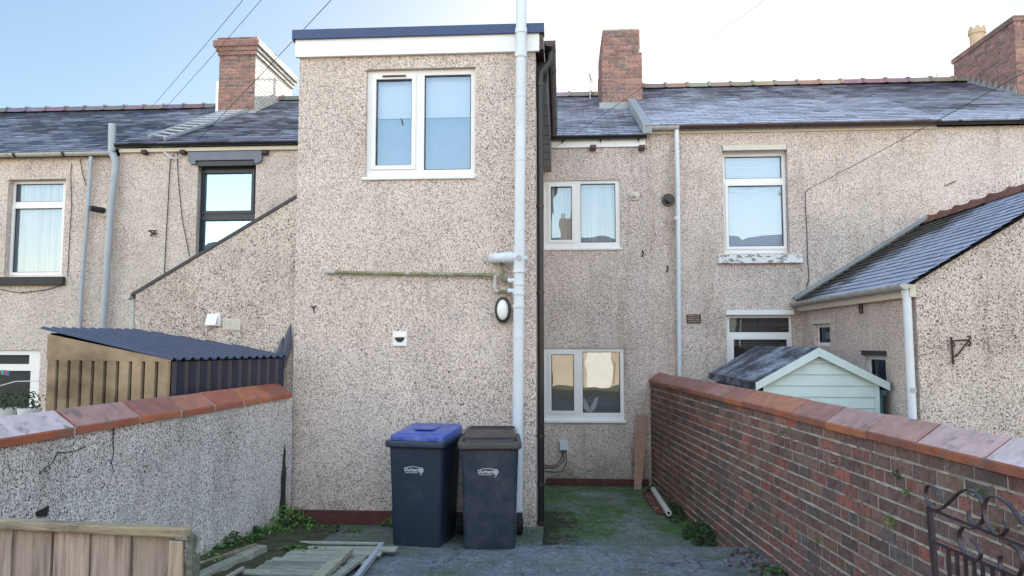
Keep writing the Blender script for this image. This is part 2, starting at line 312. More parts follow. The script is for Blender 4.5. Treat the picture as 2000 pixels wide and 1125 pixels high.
def glass(name,refl=.16,tint=(.60,.80,1),rough=.0,wob=.12):
    m=bpy.data.materials.new(name); m.use_nodes=True; t=m.node_tree; t.nodes.clear()
    o=t.nodes.new('ShaderNodeOutputMaterial'); mx=t.nodes.new('ShaderNodeMixShader'); tr=t.nodes.new('ShaderNodeBsdfTransparent'); gl=t.nodes.new('ShaderNodeBsdfGlossy')
    tr.inputs[0].default_value=(.88,.90,.95,1); gl.inputs[0].default_value=(*tint,1); gl.inputs['Roughness'].default_value=rough
    fr=t.nodes.new('ShaderNodeFresnel'); fr.inputs[0].default_value=1.5
    ad=t.nodes.new('ShaderNodeMath'); ad.operation='MULTIPLY_ADD'; ad.inputs[1].default_value=.9; ad.inputs[2].default_value=refl; ad.use_clamp=True
    g=t.nodes.new('ShaderNodeNewGeometry'); nz=t.nodes.new('ShaderNodeTexNoise'); nz.inputs['Scale'].default_value=2.2; nz.inputs['Detail'].default_value=1
    bp=t.nodes.new('ShaderNodeBump'); bp.inputs['Strength'].default_value=wob; bp.inputs['Distance'].default_value=.02
    t.links.new(g.outputs['Position'],nz.inputs['Vector']); t.links.new(nz.outputs[0],bp.inputs['Height']); t.links.new(bp.outputs[0],gl.inputs['Normal'])
    t.links.new(fr.outputs[0],ad.inputs[0]); t.links.new(ad.outputs[0],mx.inputs[0]); t.links.new(tr.outputs[0],mx.inputs[1]); t.links.new(gl.outputs[0],mx.inputs[2]); t.links.new(mx.outputs[0],o.inputs[0]); return m
M['glass']=glass('window_glass'); M['glass_b']=glass('window_glass_bright',.46,(.52,.80,1)); M['glass_w']=glass('window_glass_low',.24,(.95,.97,1)); M['glass_d']=glass('window_glass_clear',.06)
t=NT('cream_render'); M['cream_render']=t.out(t.mix(t.ramp(t.noise(2,6,.7),[(.3,0),(.7,1)]),(.42,.35,.27),(.54,.46,.36)),.9,t.bump(t.noise(40,4),.3,.005))

# ---------------------------------------------------------------- builders
def R3(px0,py0,px1,py1,Y):
    a=P(px0,(py0+py1)/2,Y=Y); b=P(px1,(py0+py1)/2,Y=Y); mx=(px0+px1)/2
    return a.x,b.x,P(mx,py1,Y=Y).z,P(mx,py0,Y=Y).z
RZ90=Matrix(((0,1,0),(-1,0,0),(0,0,1)))   # local facade -> wall facing -X
def window(house,rect,panes,yf,frame='white',recess=.09,sill=None,back=None,casements=(),gl='glass',xf=None,room=True,name='window',beads=.012):
    """rect opening; panes list of rects; the frame stands recess m behind the wall face yf"""
    T=xf
    def mb(): m=MB(T); return m
    m=mb(); yy=yf+recess; x0,x1,z0,z1=rect
    m.plate(x0+.002,x1-.002,z0+.002,z1-.002,yy,yy+.06,panes)
    fr=m.build(name,M[frame],house,bevel=.004)
    for i,p in enumerate(panes):
        if i in casements:
            c=mb(); b=.045; c.plate(p[0]-b,p[1]+b,p[2]-b,p[3]+b,yy-.018,yy-.001,[p]); c.build('casement',M[frame],fr,bevel=.005)
        k=mb(); b=.010; k.plate(p[0]-.001,p[1]+.001,p[2]-.001,p[3]+.001,yy+.012,yy+.03,[(p[0]+b,p[1]-b,p[2]+b,p[3]-b)]); k.build('gasket',M['black'],fr)
        g=mb(); g.face([(p[0]-.002,yy+.032,p[2]-.002),(p[1]+.002,yy+.032,p[2]-.002),(p[1]+.002,yy+.032,p[3]+.002),(p[0]-.002,yy+.032,p[3]+.002)]); g.build('pane',M[gl],fr)
    if sill:
        k=mb(); sx0,sx1,sz0,sz1,out,sm=sill; k.box(sx0,sx1,yf-out,yy+.01,sz0,sz1); k.build('sill',M[sm],fr,bevel=.006)
    if back:
        for (r,mt,dy) in back:
            k=mb(); k.face([(r[0],yy+dy,r[2]),(r[1],yy+dy,r[2]),(r[1],yy+dy,r[3]),(r[0],yy+dy,r[3])]); k.build('blind' if 'blind' in M[mt].name else 'curtain',M[mt],fr)
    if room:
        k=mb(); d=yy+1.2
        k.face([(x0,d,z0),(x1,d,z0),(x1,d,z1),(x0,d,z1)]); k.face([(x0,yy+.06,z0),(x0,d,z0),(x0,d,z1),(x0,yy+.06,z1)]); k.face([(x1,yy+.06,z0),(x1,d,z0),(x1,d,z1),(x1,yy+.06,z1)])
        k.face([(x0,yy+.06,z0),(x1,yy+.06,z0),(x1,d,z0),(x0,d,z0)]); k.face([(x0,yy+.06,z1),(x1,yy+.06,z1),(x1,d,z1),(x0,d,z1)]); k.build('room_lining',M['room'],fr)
    return fr
def slate_roof(name,e0,e1,r0,house,colf,mat='slate',gauge=.15,wid=.24,under=True):
    e0,e1,r0=Vector(e0),Vector(e1),Vector(r0); U=(e1-e0); lu=U.length; U.normalize(); V=(r0-e0); lv=V.length; V.normalize(); N=U.cross(V).normalized()
    if N.z<0: N=-N
    m=MB(); rows=int(math.ceil(lv/gauge)); pt=lambda u,v,n: e0+U*u+V*v+N*n
    m.face([pt(0,0,-.01),pt(lu,0,-.01),pt(lu,lv,-.01),pt(0,lv,-.01)],(.012,.012,.014))
    for r in range(rows):
        v0=r*gauge; v1=min(lv,v0+gauge+.015); u=-(wid*.5 if r%2 else 0)
        while u<lu:
            w2=wid; a=max(0,u+.003+random.uniform(0,.003)); b=min(lu,u+w2-.003); u+=w2
            if b-a<.02: continue
            l0=.016+random.uniform(-.003,.004); l1=.003; dv=random.uniform(-.006,.004); vv=max(0,v0+dv) if r else -.03
            c=colf((a+b)/2,v0,lu,lv,r)
            p=[pt(a,vv,l0),pt(b,vv,l0+random.uniform(-.002,.002)),pt(b,v1,l1),pt(a,v1,l1)]
            m.face(p,c); m.face([pt(a,vv,-.005),pt(b,vv,-.005),p[1],p[0]],tuple(x*.5 for x in c))
    return m.build(name,M[mat],house)
def nz(x,y,s=1,o=0): return mnoise.noise(Vector((x*s+o,y*s-o,o*.37)))
def lerp(a,b,t): t=max(0,min(1,t)); return tuple(x+(y-x)*t for x,y in zip(a,b))
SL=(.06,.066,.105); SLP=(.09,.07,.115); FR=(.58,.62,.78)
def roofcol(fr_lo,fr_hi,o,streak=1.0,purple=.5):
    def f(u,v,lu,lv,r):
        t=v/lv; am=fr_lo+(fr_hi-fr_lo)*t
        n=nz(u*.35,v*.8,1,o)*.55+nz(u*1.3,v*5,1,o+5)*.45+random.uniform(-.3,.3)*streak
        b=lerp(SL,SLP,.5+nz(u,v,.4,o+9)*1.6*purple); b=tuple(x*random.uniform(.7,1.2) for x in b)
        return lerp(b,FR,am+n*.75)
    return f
def bricks(m,L,z0,z1,course=.075,blen=.225,hd=4,gap=.0065,palette=None,off=.003,topf=None,jit=.0025,col=None,x0=0):
    """bricks on the local face y=0 looking -y"""
    r=0; z=z0
    while z<z1-.03:
        header=hd and r%hd==hd-1; bl=blen/2 if header else blen; x=x0-(random.uniform(.02,.08) if header else (bl/2 if r%2 else 0)); zt=min(z+course,z1)
        while x<x0+L:
            l=bl*(1+random.uniform(-.04,.04)); a=max(x0,x+gap); b=min(x0+L,x+l-gap); x+=l
            if b-a<.02: continue
            c=random.choice(palette); k=random.uniform(.8,1.15); c=tuple(v*k for v in c)
            y=-off+random.uniform(-.003,.0015); j=lambda:random.uniform(-jit,jit)
            g=lambda:random.uniform(-1,1)*jit*1.6
            X=[a+(b-a)*q for q in(0,.33,.67,1)]
            A=[(xx+g()*.6,y+j()*.6,z+gap+g()) for xx in X]+[(b+g()*.7,y+j()*.6,(z+zt)/2)]+[(xx+g()*.6,y+j()*.6,zt-gap+g()) for xx in reversed(X)]+[(a+g()*.7,y+j()*.6,(z+zt)/2)]
            B=[(p[0],.012,p[2]) for p in A]; nA=len(A); ce=((a+b)/2,y-.0012,(z+zt)/2)
            m.mesh(A+B+[ce],[(q,(q+1)%nA,2*nA) for q in range(nA)]+[(q,q+nA,(q+1)%nA+nA,(q+1)%nA) for q in range(nA)],c)
        z+=course; r+=1
PAL=[(0.247, 0.129, 0.111), (0.21, 0.119, 0.106), (0.194, 0.124, 0.115), (0.294, 0.134, 0.111), (0.231, 0.144, 0.12), (0.179, 0.119, 0.115), (0.346, 0.134, 0.106), (0.157, 0.124, 0.12), (0.262, 0.16, 0.12), (0.236, 0.134, 0.115), (0.221, 0.134, 0.12), (0.199, 0.134, 0.115)]
PALC=[(.31,.17,.155),(.34,.19,.17),(.29,.175,.165),(.38,.20,.17),(.26,.165,.16),(.21,.15,.15)]
def framed(o,xd): # local facade matrix: origin, x direction
    x=Vector(xd).normalized(); z=Vector((0,0,1)); y=z.cross(x)
    m=Matrix(((x.x,y.x,z.x,o[0]),(x.y,y.y,z.y,o[1]),(x.z,y.z,z.z,o[2]),(0,0,0,1))); return m
def brickbox(house,name,x0,x1,y0,y1,z0,z1,pal,mats='chim',side_white=False,mort='mortar'):
    k=MB(); k.box(x0,x1,y0,y1,z0,z1); st=k.build(name,M[mort],house)
    for (o,d,L,wh) in (((x0,y0,0),(1,0,0),x1-x0,0),((x1,y0,0),(0,1,0),y1-y0,side_white),((x1,y1,0),(-1,0,0),x1-x0,0),((x0,y1,0),(0,-1,0),y1-y0,0)):
        m=MB(framed(o,d)); bricks(m,L,z0,z1,palette=pal,hd=0,off=.003,gap=.006); m.build('brickwork',M['whitewash'] if wh else M[mats],st)
    return st
def gutter(house,x0,x1,y,z,r,mat,joints=1.6,name='gutter',axis='x',brk=None,drop=0):
    """half round gutter with joint collars"""
    m=MB(); n=8; L=x1-x0; pr=[]
    for i in range(n+1):
        a=math.pi+math.pi*i/n; pr.append((r*math.cos(a),r*math.sin(a)))
    pr+=[((r-.008)*math.cos(math.pi+math.pi*i/n),(r-.008)*math.sin(math.pi+math.pi*i/n)) for i in range(n,-1,-1)]
    def pt(u,a,b):
        return (u,y+a,z+b-drop*(u-x0)) if axis=='x' else (y+a,u,z+b)
    vs=[pt(x0,*p) for p in pr]+[pt(x1,*p) for p in pr]; k=len(pr)
    m.mesh(vs,[(i,(i+1)%k,(i+1)%k+k,i+k) for i in range(k)]+[tuple(range(k)),tuple(range(2*k-1,k-1,-1))])
    m.face([pt(x0+.003,*p) for p in pr[:n+1]]); m.face([pt(x1-.003,*p) for p in pr[:n+1]][::-1])
    g=m.build(name,M[mat],house)
    u=x0+joints*.4
    while u<x1-.03:
        j=MB(); pts=[]; rr=r+.006
        for uu in(u-.025,u+.025): pts.append([pt(uu,rr*math.cos(math.pi+math.pi*i/n),rr*math.sin(math.pi+math.pi*i/n)) for i in range(n+1)])
        j.mesh(pts[0]+pts[1],[(i,i+1,i+n+2,i+n+1) for i in range(n)]); u+=joints; j.build('gutter_joint',M[brk or mat],g)
    return g
def ridge_tiles(house,x0,x1,y,z,col,L=.45):
    m=MB(); x=x0; n=6
    while x<x1:
        b=min(x1,x+L); c=tuple(v*random.uniform(.75,1.15) for v in col); rings=[]
        for uu,rr in((x,.125),(b-.05,.125),(b-.05,.15),(b,.15)):
            rings.append([(uu,y+rr*math.cos(math.pi*i/n)*1.1,z-.06+rr*math.sin(math.pi*i/n)) for i in range(n+1)])
        vs=[p for g in rings for p in g]; fs=[(q*(n+1)+i,q*(n+1)+i+1,(q+1)*(n+1)+i+1,(q+1)*(n+1)+i) for q in range(3) for i in range(n)]
        m.mesh(vs,fs+[tuple(range(n+1)),tuple(range(3*(n+1),4*(n+1)))],c); x=b
    return m.build('ridge_tiles',M['ridge'],house)
def body(house,x0,x1,zt,mat,holes,z0=-.4):
    m=MB(); m.plate(x0,x1,z0,zt,YW,YW+.3,holes); wl=m.build('wall',M[mat],house); return wl
RY=YW+3.75
def shell(house,x0,x1,ze,zr,mat):
    """back wall, gables, far slope: closes the house against the sun"""
    yb=RY+3.9
    m=MB(); m.box(x0,x1,yb-.25,yb-.05,-.4,ze-.1); m.build('far_wall',M[mat],house)
    m=MB(); m.prism([(x0,RY+.02,zr-.02),(x1,RY+.02,zr-.02),(x1,yb,ze),(x0,yb,ze)],(0,0,-.06),(.06,.06,.08)); m.build('far_roof',M['slate'],house)
    for xx in(x0+.003,x1-.203):
        m=MB(); m.prism([(xx,YW+.31,-.4),(xx,yb-.26,-.4),(xx,yb-.26,ze-.15),(xx,RY,zr-.12),(xx,YW+.31,ze-.12)],(.2,0,0)); m.build('party_wall',M[mat],house)

# ================================================================= SETTING
g=MB(); g.face([(-1500,-1500,-.42),(1500,-1500,-.42),(1500,1500,-.42),(-1500,1500,-.42)]); struct(g.build('ground',M['lane']))
g=MB(); g.box(-40,40,-9.5,-1.6,-.41,-.01); struct(g.build('lane',M['lane']))
# wall lines
LW0=Vector((-2.88,7.74)); LW1=Vector((-3.16,3.92)); RW0=Vector((1.35,YW-.004)); RW1=Vector((2.12,3.61))
lwd=(LW1-LW0).normalized(); rwd=(RW1-RW0).normalized()
LWE=LW0+lwd*8.2; RWE=RW0+rwd*12.2
lwx=lambda y:LW0.x+(LW1.x-LW0.x)*(LW0.y-y)/(LW0.y-LW1.y)
rwx=lambda y:RW0.x+(RW1.x-RW0.x)*(RW0.y-y)/(RW0.y-RW1.y)
YS=7.25
m=MB(); m.prism([(lwx(-1.5)-.1,-1.5,0),(rwx(-1.5)+.1,-1.5,0),(rwx(YS)+.1,YS+.05,0),(-.19,YS,0),(-.9,YS,0),(lwx(YS)-.1,YS,0)],(0,0,-.41)); struct(m.build('upper_paving',M['conc']))
m=MB(); m.prism([(lwx(YS)-.1,YS+.006,-.006),(-.195,YS+.006,-.006),(-.195,YE+.05,-.006),(lwx(YS)-.1,YE+.05,-.006)],(0,0,-.4)); struct(m.build('paving_by_extension',M['conc_b']))
m=MB(); m.prism([(-.19,YS+.03,LOW),(rwx(YS)+.1,YS+.1,LOW),(1.42,YW,LOW),(-.4,YW,LOW)],(0,0,-.13)); struct(m.build('lower_yard',M['yard']))
# soil bed rising along the left wall
m=MB(); N=34; J=7; vs=[]; random.seed(3)
for i in range(N+1):
    y=7.9-i*(7.9-1.0)/N; x0=lwx(y)-.02
    h=.02+min(1,(7.9-y)/1.5)*.14
    for j in range(J+1):
        t=j/J; vs.append((x0+t*.62,y,h*(1-t)**.7+.012*random.uniform(-1,1)*(t<1)-(.03 if j==J else 0)))
m.mesh(vs,[(i*(J+1)+j,(i+1)*(J+1)+j,(i+1)*(J+1)+j+1,i*(J+1)+j+1) for i in range(N) for j in range(J)]); struct(m.build('soil_bed',M['soil'],smooth=True))

# ================================================================= HOUSES
# ---- our house
H=thing('terraced_house',(0,YW,LOW),'pebble-dashed house with tall flat-roofed white-fascia extension and dark gutter, in the middle of the terrace','house')
wu=R3(1062,352,1212,485,YW); wl_=R3(1062,680,1220,822,YW)
XB=1.365
body(H,-2.93,XB,5.16,'dash_main',[wu,wl_])
shell(H,-2.93,XB,5.2,7.15,'dash_main')
E0=5.2
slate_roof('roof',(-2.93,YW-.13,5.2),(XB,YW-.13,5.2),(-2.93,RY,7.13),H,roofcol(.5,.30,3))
ridge_tiles(H,-2.93,XB,RY,7.17,(.34,.32,.30))
m=MB(); m.box(-.24,XB-.02,YW-.035,YW-.003,5.035,5.165); m.build('fascia',M['white'],H)
gutter(H,-.24,XB-.01,YW-.10,5.205,.062,'black',.72)
for px in(1158,1253):
    p=P(px,289,Y=YW-.05); m=MB(); m.box(p.x-.05,p.x+.05,YW-.14,YW-.002,p.z-.035,p.z+.03); m.box(p.x-.035,p.x+.035,YW-.15,YW-.139,p.z-.022,p.z+.018); m.build('eaves_vent',M['brown'],H,bevel=.006)
for i in range(3):
    p=P(1099+i*74,279,Y=YW-.04); m=MB(); m.prism([(p.x-.02,YW-.06,5.16),(p.x+.02,YW-.06,5.16),(p.x,YW-.06,5.09)],(0,.025,0)); m.build('gutter_bracket',M['black'],H)
# windows of the main wall
def rr(a): return R3(*a)
pn=[R3(1076,365,1117,469,YW+.05),R3(1134,359,1202,474,YW+.05)]
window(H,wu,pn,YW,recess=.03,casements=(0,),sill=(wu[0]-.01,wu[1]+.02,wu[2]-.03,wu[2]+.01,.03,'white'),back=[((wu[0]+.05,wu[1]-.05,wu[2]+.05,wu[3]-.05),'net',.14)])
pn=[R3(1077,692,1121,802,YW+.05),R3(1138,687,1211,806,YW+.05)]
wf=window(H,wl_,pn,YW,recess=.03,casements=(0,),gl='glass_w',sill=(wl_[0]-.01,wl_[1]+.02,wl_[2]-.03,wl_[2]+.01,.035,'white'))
# ornament on the lower window board
a=P(1152,800,Y=YW+.14); m=MB()
for s_ in(-1,1):
    m.prism([(a.x,a.y,a.z-.06),(a.x+s_*.09,a.y,a.z+.02),(a.x+s_*.14,a.y,a.z+.20),(a.x+s_*.08,a.y,a.z+.18),(a.x+s_*.01,a.y,a.z+.04)],(0,.02,0))
m.build('butterfly_ornament',M['white'],wf)
m=MB(); m.box(-.24,1.33,YW-.03,YW-.002,LOW,-.165); m.build('plinth',M['plinth'],H,bevel=.006)
# round flues
def roundvent(px,py,r,mat,house=H,nm='flue_terminal'):
    p=P(px,py,Y=YW); m=MB(); m.tube([(p.x,YW-.002,p.z),(p.x,YW-.025,p.z)],r,24); m.tube([(p.x,YW-.024,p.z),(p.x,YW-.10,p.z)],r*.52,20); m.tube([(p.x,YW-.099,p.z),(p.x,YW-.115,p.z)],r*.36,16)
    return m.build(nm,M[mat],house,smooth=True)
roundvent(1240,383,.072,'cream'); 
m=MB(); p=P(1101,869,Y=YW); m.box(p.x-.065,p.x+.065,YW-.07,YW-.002,p.z-.075,p.z+.075); b_=m.build('junction_box',M['pipe'],H,bevel=.008)
for k,(dx,pts) in enumerate(((-.02,[(1098,880),(1098,892),(1090,906),(1078,910),(1062,908)]),(.0,[(1101,880),(1101,898),(1092,910),(1080,914),(1062,914)]),(.02,[(1105,880),(1106,905),(1098,921),(1080,922),(1062,920)]))):
    m=MB(); m.tube([P(x,y,Y=YW-.02) for x,y in pts],.006,6); m.build('cable',M['wire'],H,smooth=True)
for px,py in((1255,495),(1303,525)):
    p=P(px,py,Y=YW-.01); m=MB(); m.tube([(p.x,YW,p.z+.05),(p.x+.01,YW-.02,p.z+.02),(p.x+.005,YW-.03,p.z-.03),(p.x-.012,YW-.015,p.z-.05)],.011,6); m.build('hook',M['rust'],H)

# ---- extension of our house
XT=P(583,80,Y=YE).x
zt=5.17
ew=R3(714,133,928,346,YE)
m=MB(); m.plate(EL,ER,-.4,zt,YE,YE+.25,[ew]); m.build('extension_wall',M['dash'],H)
m=MB(); m.plate(-YW-.05,-(YE+.251),-.4,zt,ER-.25,ER,[]); 
m2=MB(); m2.box(ER-.25,ER,YE+.251,YW-.002,-.4,zt); m2.build('extension_side_wall',M['dash'],H)
m2=MB(); m2.box(EL,EL+.25,YE+.251,YW-.002,-.4,zt); m2.build('extension_side_wall',M['dash'],H)
# flat roof, fascia, trim
zf0=P(800,106,Y=YE-.04).z; zf1=P(800,71,Y=YE-.05).z; zf2=P(800,55,Y=YE-.05).z
m=MB(); m.box(XT-.02,ER+.045,YE-.045,YE-.003,zf0,zf1+.01); m.build('extension_fascia',M['white'],H,bevel=.004)
m=MB(); m.box(XT-.02,ER+.03,YE-.002,YW+.4,zt+.002,zf1); m.build('extension_roof',M['darksill'],H)
m=MB(); m.box(XT-.05,ER+.10,YE-.075,YE-.046,zf1-.005,zf2+.01); m.box(XT-.05,ER+.10,YE-.045,YE+.12,zf1+.012,zf2+.008); m.box(XT-.05,XT-.021,YE-.045,YW,zf1-.02,zf2+.005)
for i in range(9): 
    x=XT+.2+i*.33; m.obox((x,YE-.077,zf2-.05),(.006,0,0),(0,.004,0),(0,0,.006))
m.build('roof_edge_trim',M['navytrim'],H,bevel=.004)
# right-hand eaves of the extension
m=MB(); m.box(ER+.032,ER+.09,YE-.04,YW-.3,zf0+.02,zf1-.012); m.build('side_fascia',M['brown'],H)
gutter(H,YE-.06,YW-.2,ER+.16,5.24,.065,'brown',.62,axis='y')
m=MB()
for i in range(8): 
    yy=YE+.25+i*.42; m.box(ER+.01,ER+.13,yy,yy+.40,4.62,5.12)
m.build('hung_slates',M['black'],H,bevel=.004)
# window of the extension
pn=[R3(735,156,805,324,YE+.07),R3(829,147,920,332,YE+.07)]
mid=P(770,229,Y=YE+.1).z
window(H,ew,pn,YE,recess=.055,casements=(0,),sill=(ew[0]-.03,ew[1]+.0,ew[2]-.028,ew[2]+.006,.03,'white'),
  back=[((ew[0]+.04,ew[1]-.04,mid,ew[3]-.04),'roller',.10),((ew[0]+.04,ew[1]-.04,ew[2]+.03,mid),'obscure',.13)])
p0=P(747,149,Y=YE+.03);p1=P(793,149,Y=YE+.03); m=MB(); m.box(p0.x,p1.x,YE+.02,YE+.034,p0.z-.009,p0.z+.009); m.build('trickle_vent',M['brown'],H,bevel=.003)
a=P(785,238,Y=YE+.088); m=MB(); m.prism([(a.x-.012,a.y,a.z+.05),(a.x+.004,a.y,a.z+.03),(a.x+.018,a.y,a.z-.03),(a.x+.01,a.y,a.z-.05),(a.x-.004,a.y,a.z-.01)],(0,-.004,0)); m.build('bird_decal',M['black'],H)
m=MB(); m.box(EL,-1.0,YE-.028,YE-.002,-.006,P(600,996,Y=YE-.03).z); m.build('extension_plinth',M['plinth'],H,bevel=.006)
# soil stack
def vpipe(house,pts,r,mat,name='downpipe',n=16,collars=(),cr=None,cm=None,ch=.05):
    m=MB(); m.tube(pts,r,n); o=m.build(name,M[mat],house,smooth=True)
    for c in collars:
        k=MB(); c=Vector(c); k.tube([c-Vector((0,0,ch/2)),c+Vector((0,0,ch/2))],cr or r*1.13,n); k.build('collar',M[cm or mat],o,smooth=True)
    return o
Yp=YE-.13
pt=lambda x,y,Y=Yp:P(x,y,Y=Y)
top=pt(1019,-70); bot=pt(1010,1008); lx=lambda z:bot.x+(top.x-bot.x)*(z-bot.z)/(top.z-bot.z)
zz=lambda py:pt(1014,py).z
m=MB(); m.tube([(lx(z),Yp,z) for z in(bot.z,2,4,top.z)],.058,20)
sp=m.build('soil_pipe',M['pipe'],H,smooth=True)
for a,b,r in((100,113,.068),(56,66,.066),(480,492,.066),(492,528,.064),(528,533,.071),(553,557,.066),(571,576,.068),(594,601,.068)):
    k=MB(); z0,z1=zz(b),zz(a); k.tube([(lx(z0),Yp,z0),(lx(z1),Yp,z1)],r,20); k.build('collar',M['pipe'],sp,smooth=True)
k=MB(); z0=zz(503); x0=lx(z0); k.tube([(x0,Yp,z0),(x0-.10,Yp,z0),(x0-.17,Yp,z0),(x0-.24,Yp+.02,z0),(x0-.29,Yp+.09,z0),(x0-.30,Yp+.13,z0)],[.058,.058,.056,.056,.05,.045],16)
for d in(.09,.125,.16): k.tube([(x0-d-.012,Yp,z0),(x0-d+.012,Yp,z0)],.064,16)
k.build('branch',M['pipe'],sp,smooth=True)
k=MB(); k.tube([(x0+.0,Yp-.055,z0-.01),(x0,Yp-.075,z0-.01)],.03,16); k.build('access_cap',M['pipe_blue'],sp,smooth=True)
k=MB(); k.tube([(x0+.05,Yp,z0-.01),(x0+.085,Yp,z0-.01)],.025,12); k.build('access_cap',M['pipe'],sp,smooth=True)
k=MB()
for (z,x_) in((zz(548),.12),(zz(568),.12)): k.tube([(lx(z)-.05,Yp,z),(lx(z)-x_,Yp,z)],.026,12)
k.build('waste_boss',M['pipe'],sp,smooth=True)
for z in (.9,2.0,3.9,4.6):
    k=MB(); k.tube([(lx(z),Yp,z-.018),(lx(z),Yp,z+.018)],.062,20); k.box(lx(z)-.02,lx(z)+.02,Yp,YE-.001,z-.015,z+.015); k.build('pipe_clip',M['pipe'],sp,smooth=True)
k=MB(); k.tube([(bot.x,Yp,bot.z+.0),(bot.x,Yp,bot.z+.06)],.072,20); k.build('collar',M['pipe_blue'],sp,smooth=True)
# waste pipes
Yq=YE-.05
m=MB(); q=[P(x,y,Y=Yq) for x,y in((641,531),(700,533),(830,535),(950,537),(966,538),(968,544))]; m.tube(q,.02,10)
wp=m.build('waste_pipe',M['mossy'],H,smooth=True)
m=MB(); m.tube([P(639,531,Y=YE+.01),P(641,531,Y=Yq),P(655,531.5,Y=Yq)],.026,10); m.build('pipe_end',M['gutter_w'],wp,smooth=True)
m=MB(); m.tube([P(793,534.5,Y=Yq),P(799,534.6,Y=Yq)],.024,10); m.build('pipe_joint',M['gutter_w'],wp,smooth=True)
m=MB(); m.tube([P(x,y,Y=Yq-.005) for x,y in((968,538),(967,550),(966,562),(968,568),(976,569))],.022,10); m.build('elbow',M['gutter_w'],wp,smooth=True)
m=MB(); m.tube([P(x,y,Y=Yq-.01) for x,y in((974,569),(990,570),(1000,569))],.021,10); m.build('algae_covered_elbow',M['mossy'],wp,smooth=True)
m=MB(); m.tube([P(x,y,Y=Yq) for x,y in((980,512),(980,530),(979,540),(983,547),(992,548),(1000,547))],.02,10)
for x,y in((980,528),(988,547)): c=P(x,y,Y=Yq); m.tube([c-Vector((0,0,.012)),c+Vector((0,0,.012))],.027,10)
m.build('waste_pipe',M['mossy'],H,smooth=True)
# oval bulkhead light
c=P(983,606,Y=YE); L_=MB(); n=32
def oval(a,b,y,cx=0): return [(c.x+cx+a*math.cos(2*math.pi*i/n),y,c.z+b*math.sin(2*math.pi*i/n)) for i in range(n)]
rings=[oval(.088,.142,YE-.001),oval(.09,.145,YE-.06),oval(.08,.135,YE-.105),oval(.062,.112,YE-.11),oval(.060,.110,YE-.10)]
L_.mesh([p for g_ in rings for p in g_],[(r*n+i,r*n+(i+1)%n,(r+1)*n+(i+1)%n,(r+1)*n+i) for r in range(4) for i in range(n)]+[tuple(range(n))])
lo=L_.build('wall_light',M['black'],H,smooth=True)
L_=MB(); rings=[oval(.061,.111,YE-.098),oval(.055,.10,YE-.118),oval(.035,.07,YE-.133),oval(.01,.02,YE-.139)]
L_.mesh([p for g_ in rings for p in g_],[(r*n+i,r*n+(i+1)%n,(r+1)*n+(i+1)%n,(r+1)*n+i) for r in range(3) for i in range(n)]+[tuple(range(3*n,4*n))])
L_.build('diffuser',M['white'],lo,smooth=True)
# square vent with half round hood opening
c=P(781.5,661.5,Y=YE); m=MB(); a=.08
m.box(c.x-a,c.x+a,YE-.022,YE-.001,c.z-a,c.z+a); vo=m.build('extractor_vent',M['white'],H,bevel=.006)
m=MB(); m.prism([(c.x+.052*math.cos(math.pi+math.pi*i/12),YE-.0245,c.z+.012+.052*math.sin(math.pi+math.pi*i/12)) for i in range(13)],(0,.002,0)); m.build('vent_opening',M['black'],vo)
m=MB(); m.box(c.x-.06,c.x+.06,YE-.045,YE-.0225,c.z+.014,c.z+.03); m.build('vent_hood',M['white'],vo,bevel=.005)
m=MB(); a_=P(613,602,Y=YE-.02); m.tube([(a_.x,YE,a_.z),(a_.x,YE-.04,a_.z+.01),(a_.x-.03,YE-.045,a_.z+.025)],.008,6); m.tube([(a_.x,YE-.03,a_.z),(a_.x+.012,YE-.045,a_.z-.05)],.007,6); m.tube([(a_.x,YE-.03,a_.z+.01),(a_.x+.035,YE-.04,a_.z+.03)],.006,6); m.build('hook',M['rust'],H)
# black downpipe on the right corner
Yb=YE+.10; xb=P(1055.5,600,Y=Yb).x
m=MB(); m.tube([(ER+.16,Yb,5.18),(ER+.155,Yb,5.06),(xb+.01,Yb,4.94),(xb,Yb,4.85),(xb,Yb,3),(xb,Yb,1),(xb,Yb,LOW+.02)],.036,14); dp=m.build('downpipe',M['black'],H,smooth=True)
for py in(403,572,852,945,1020,165):
    z=P(1055,py,Y=Yb).z; k=MB(); k.tube([(xb,Yb,z-.014),(xb,Yb,z+.014)],.043,14); k.box(ER-.0,xb,Yb-.01,Yb+.01,z-.012,z+.012); k.build('pipe_clip',M['brown'],dp,smooth=True)

# ---- right neighbour
HR=thing('terraced_house',(3.6,YW,LOW),'pebble-dashed house with brown gutter, white blind in its upper window and a frosted gabled extension','house')
XR2=5.82
w1=R3(1413,298,1540,490,YW); w1=(w1[0],w1[1]+.0,w1[2]-.04,w1[3]+.1); w2=R3(1420,607,1550,790,YW)
body(HR,XB+.002,XR2,5.30,'dash_r',[w1,w2]); shell(HR,XB,XR2,5.3,7.27,'dash_r')
ZR=5.34
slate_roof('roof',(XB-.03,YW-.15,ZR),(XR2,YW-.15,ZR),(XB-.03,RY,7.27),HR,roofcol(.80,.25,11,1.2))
ridge_tiles(HR,XB-.03,XR2,RY,7.31,(.36,.30,.25))
m=MB(); m.prism([(XB-.07,YW-.16,ZR+.03),(XB+.07,YW-.16,ZR+.03),(XB+.07,RY-.2,7.21),(XB-.07,RY-.2,7.21)],(0,0,-.16)); m.build('verge_mortar',M['lead'],HR)
m=MB(); m.box(XB+.01,XR2-.01,YW-.03,YW-.003,5.235,5.33); m.build('fascia',M['cream'],HR)
gutter(HR,XB+.01,1.86,YW-.11,5.33,.06,'gutter_w',.6); gutter(HR,1.862,XR2-.08,YW-.11,5.335,.062,'brown',.75)
L1=[R3(1416,305,1527,348,YW+.1),R3(1423,362,1530,481,YW+.1)]
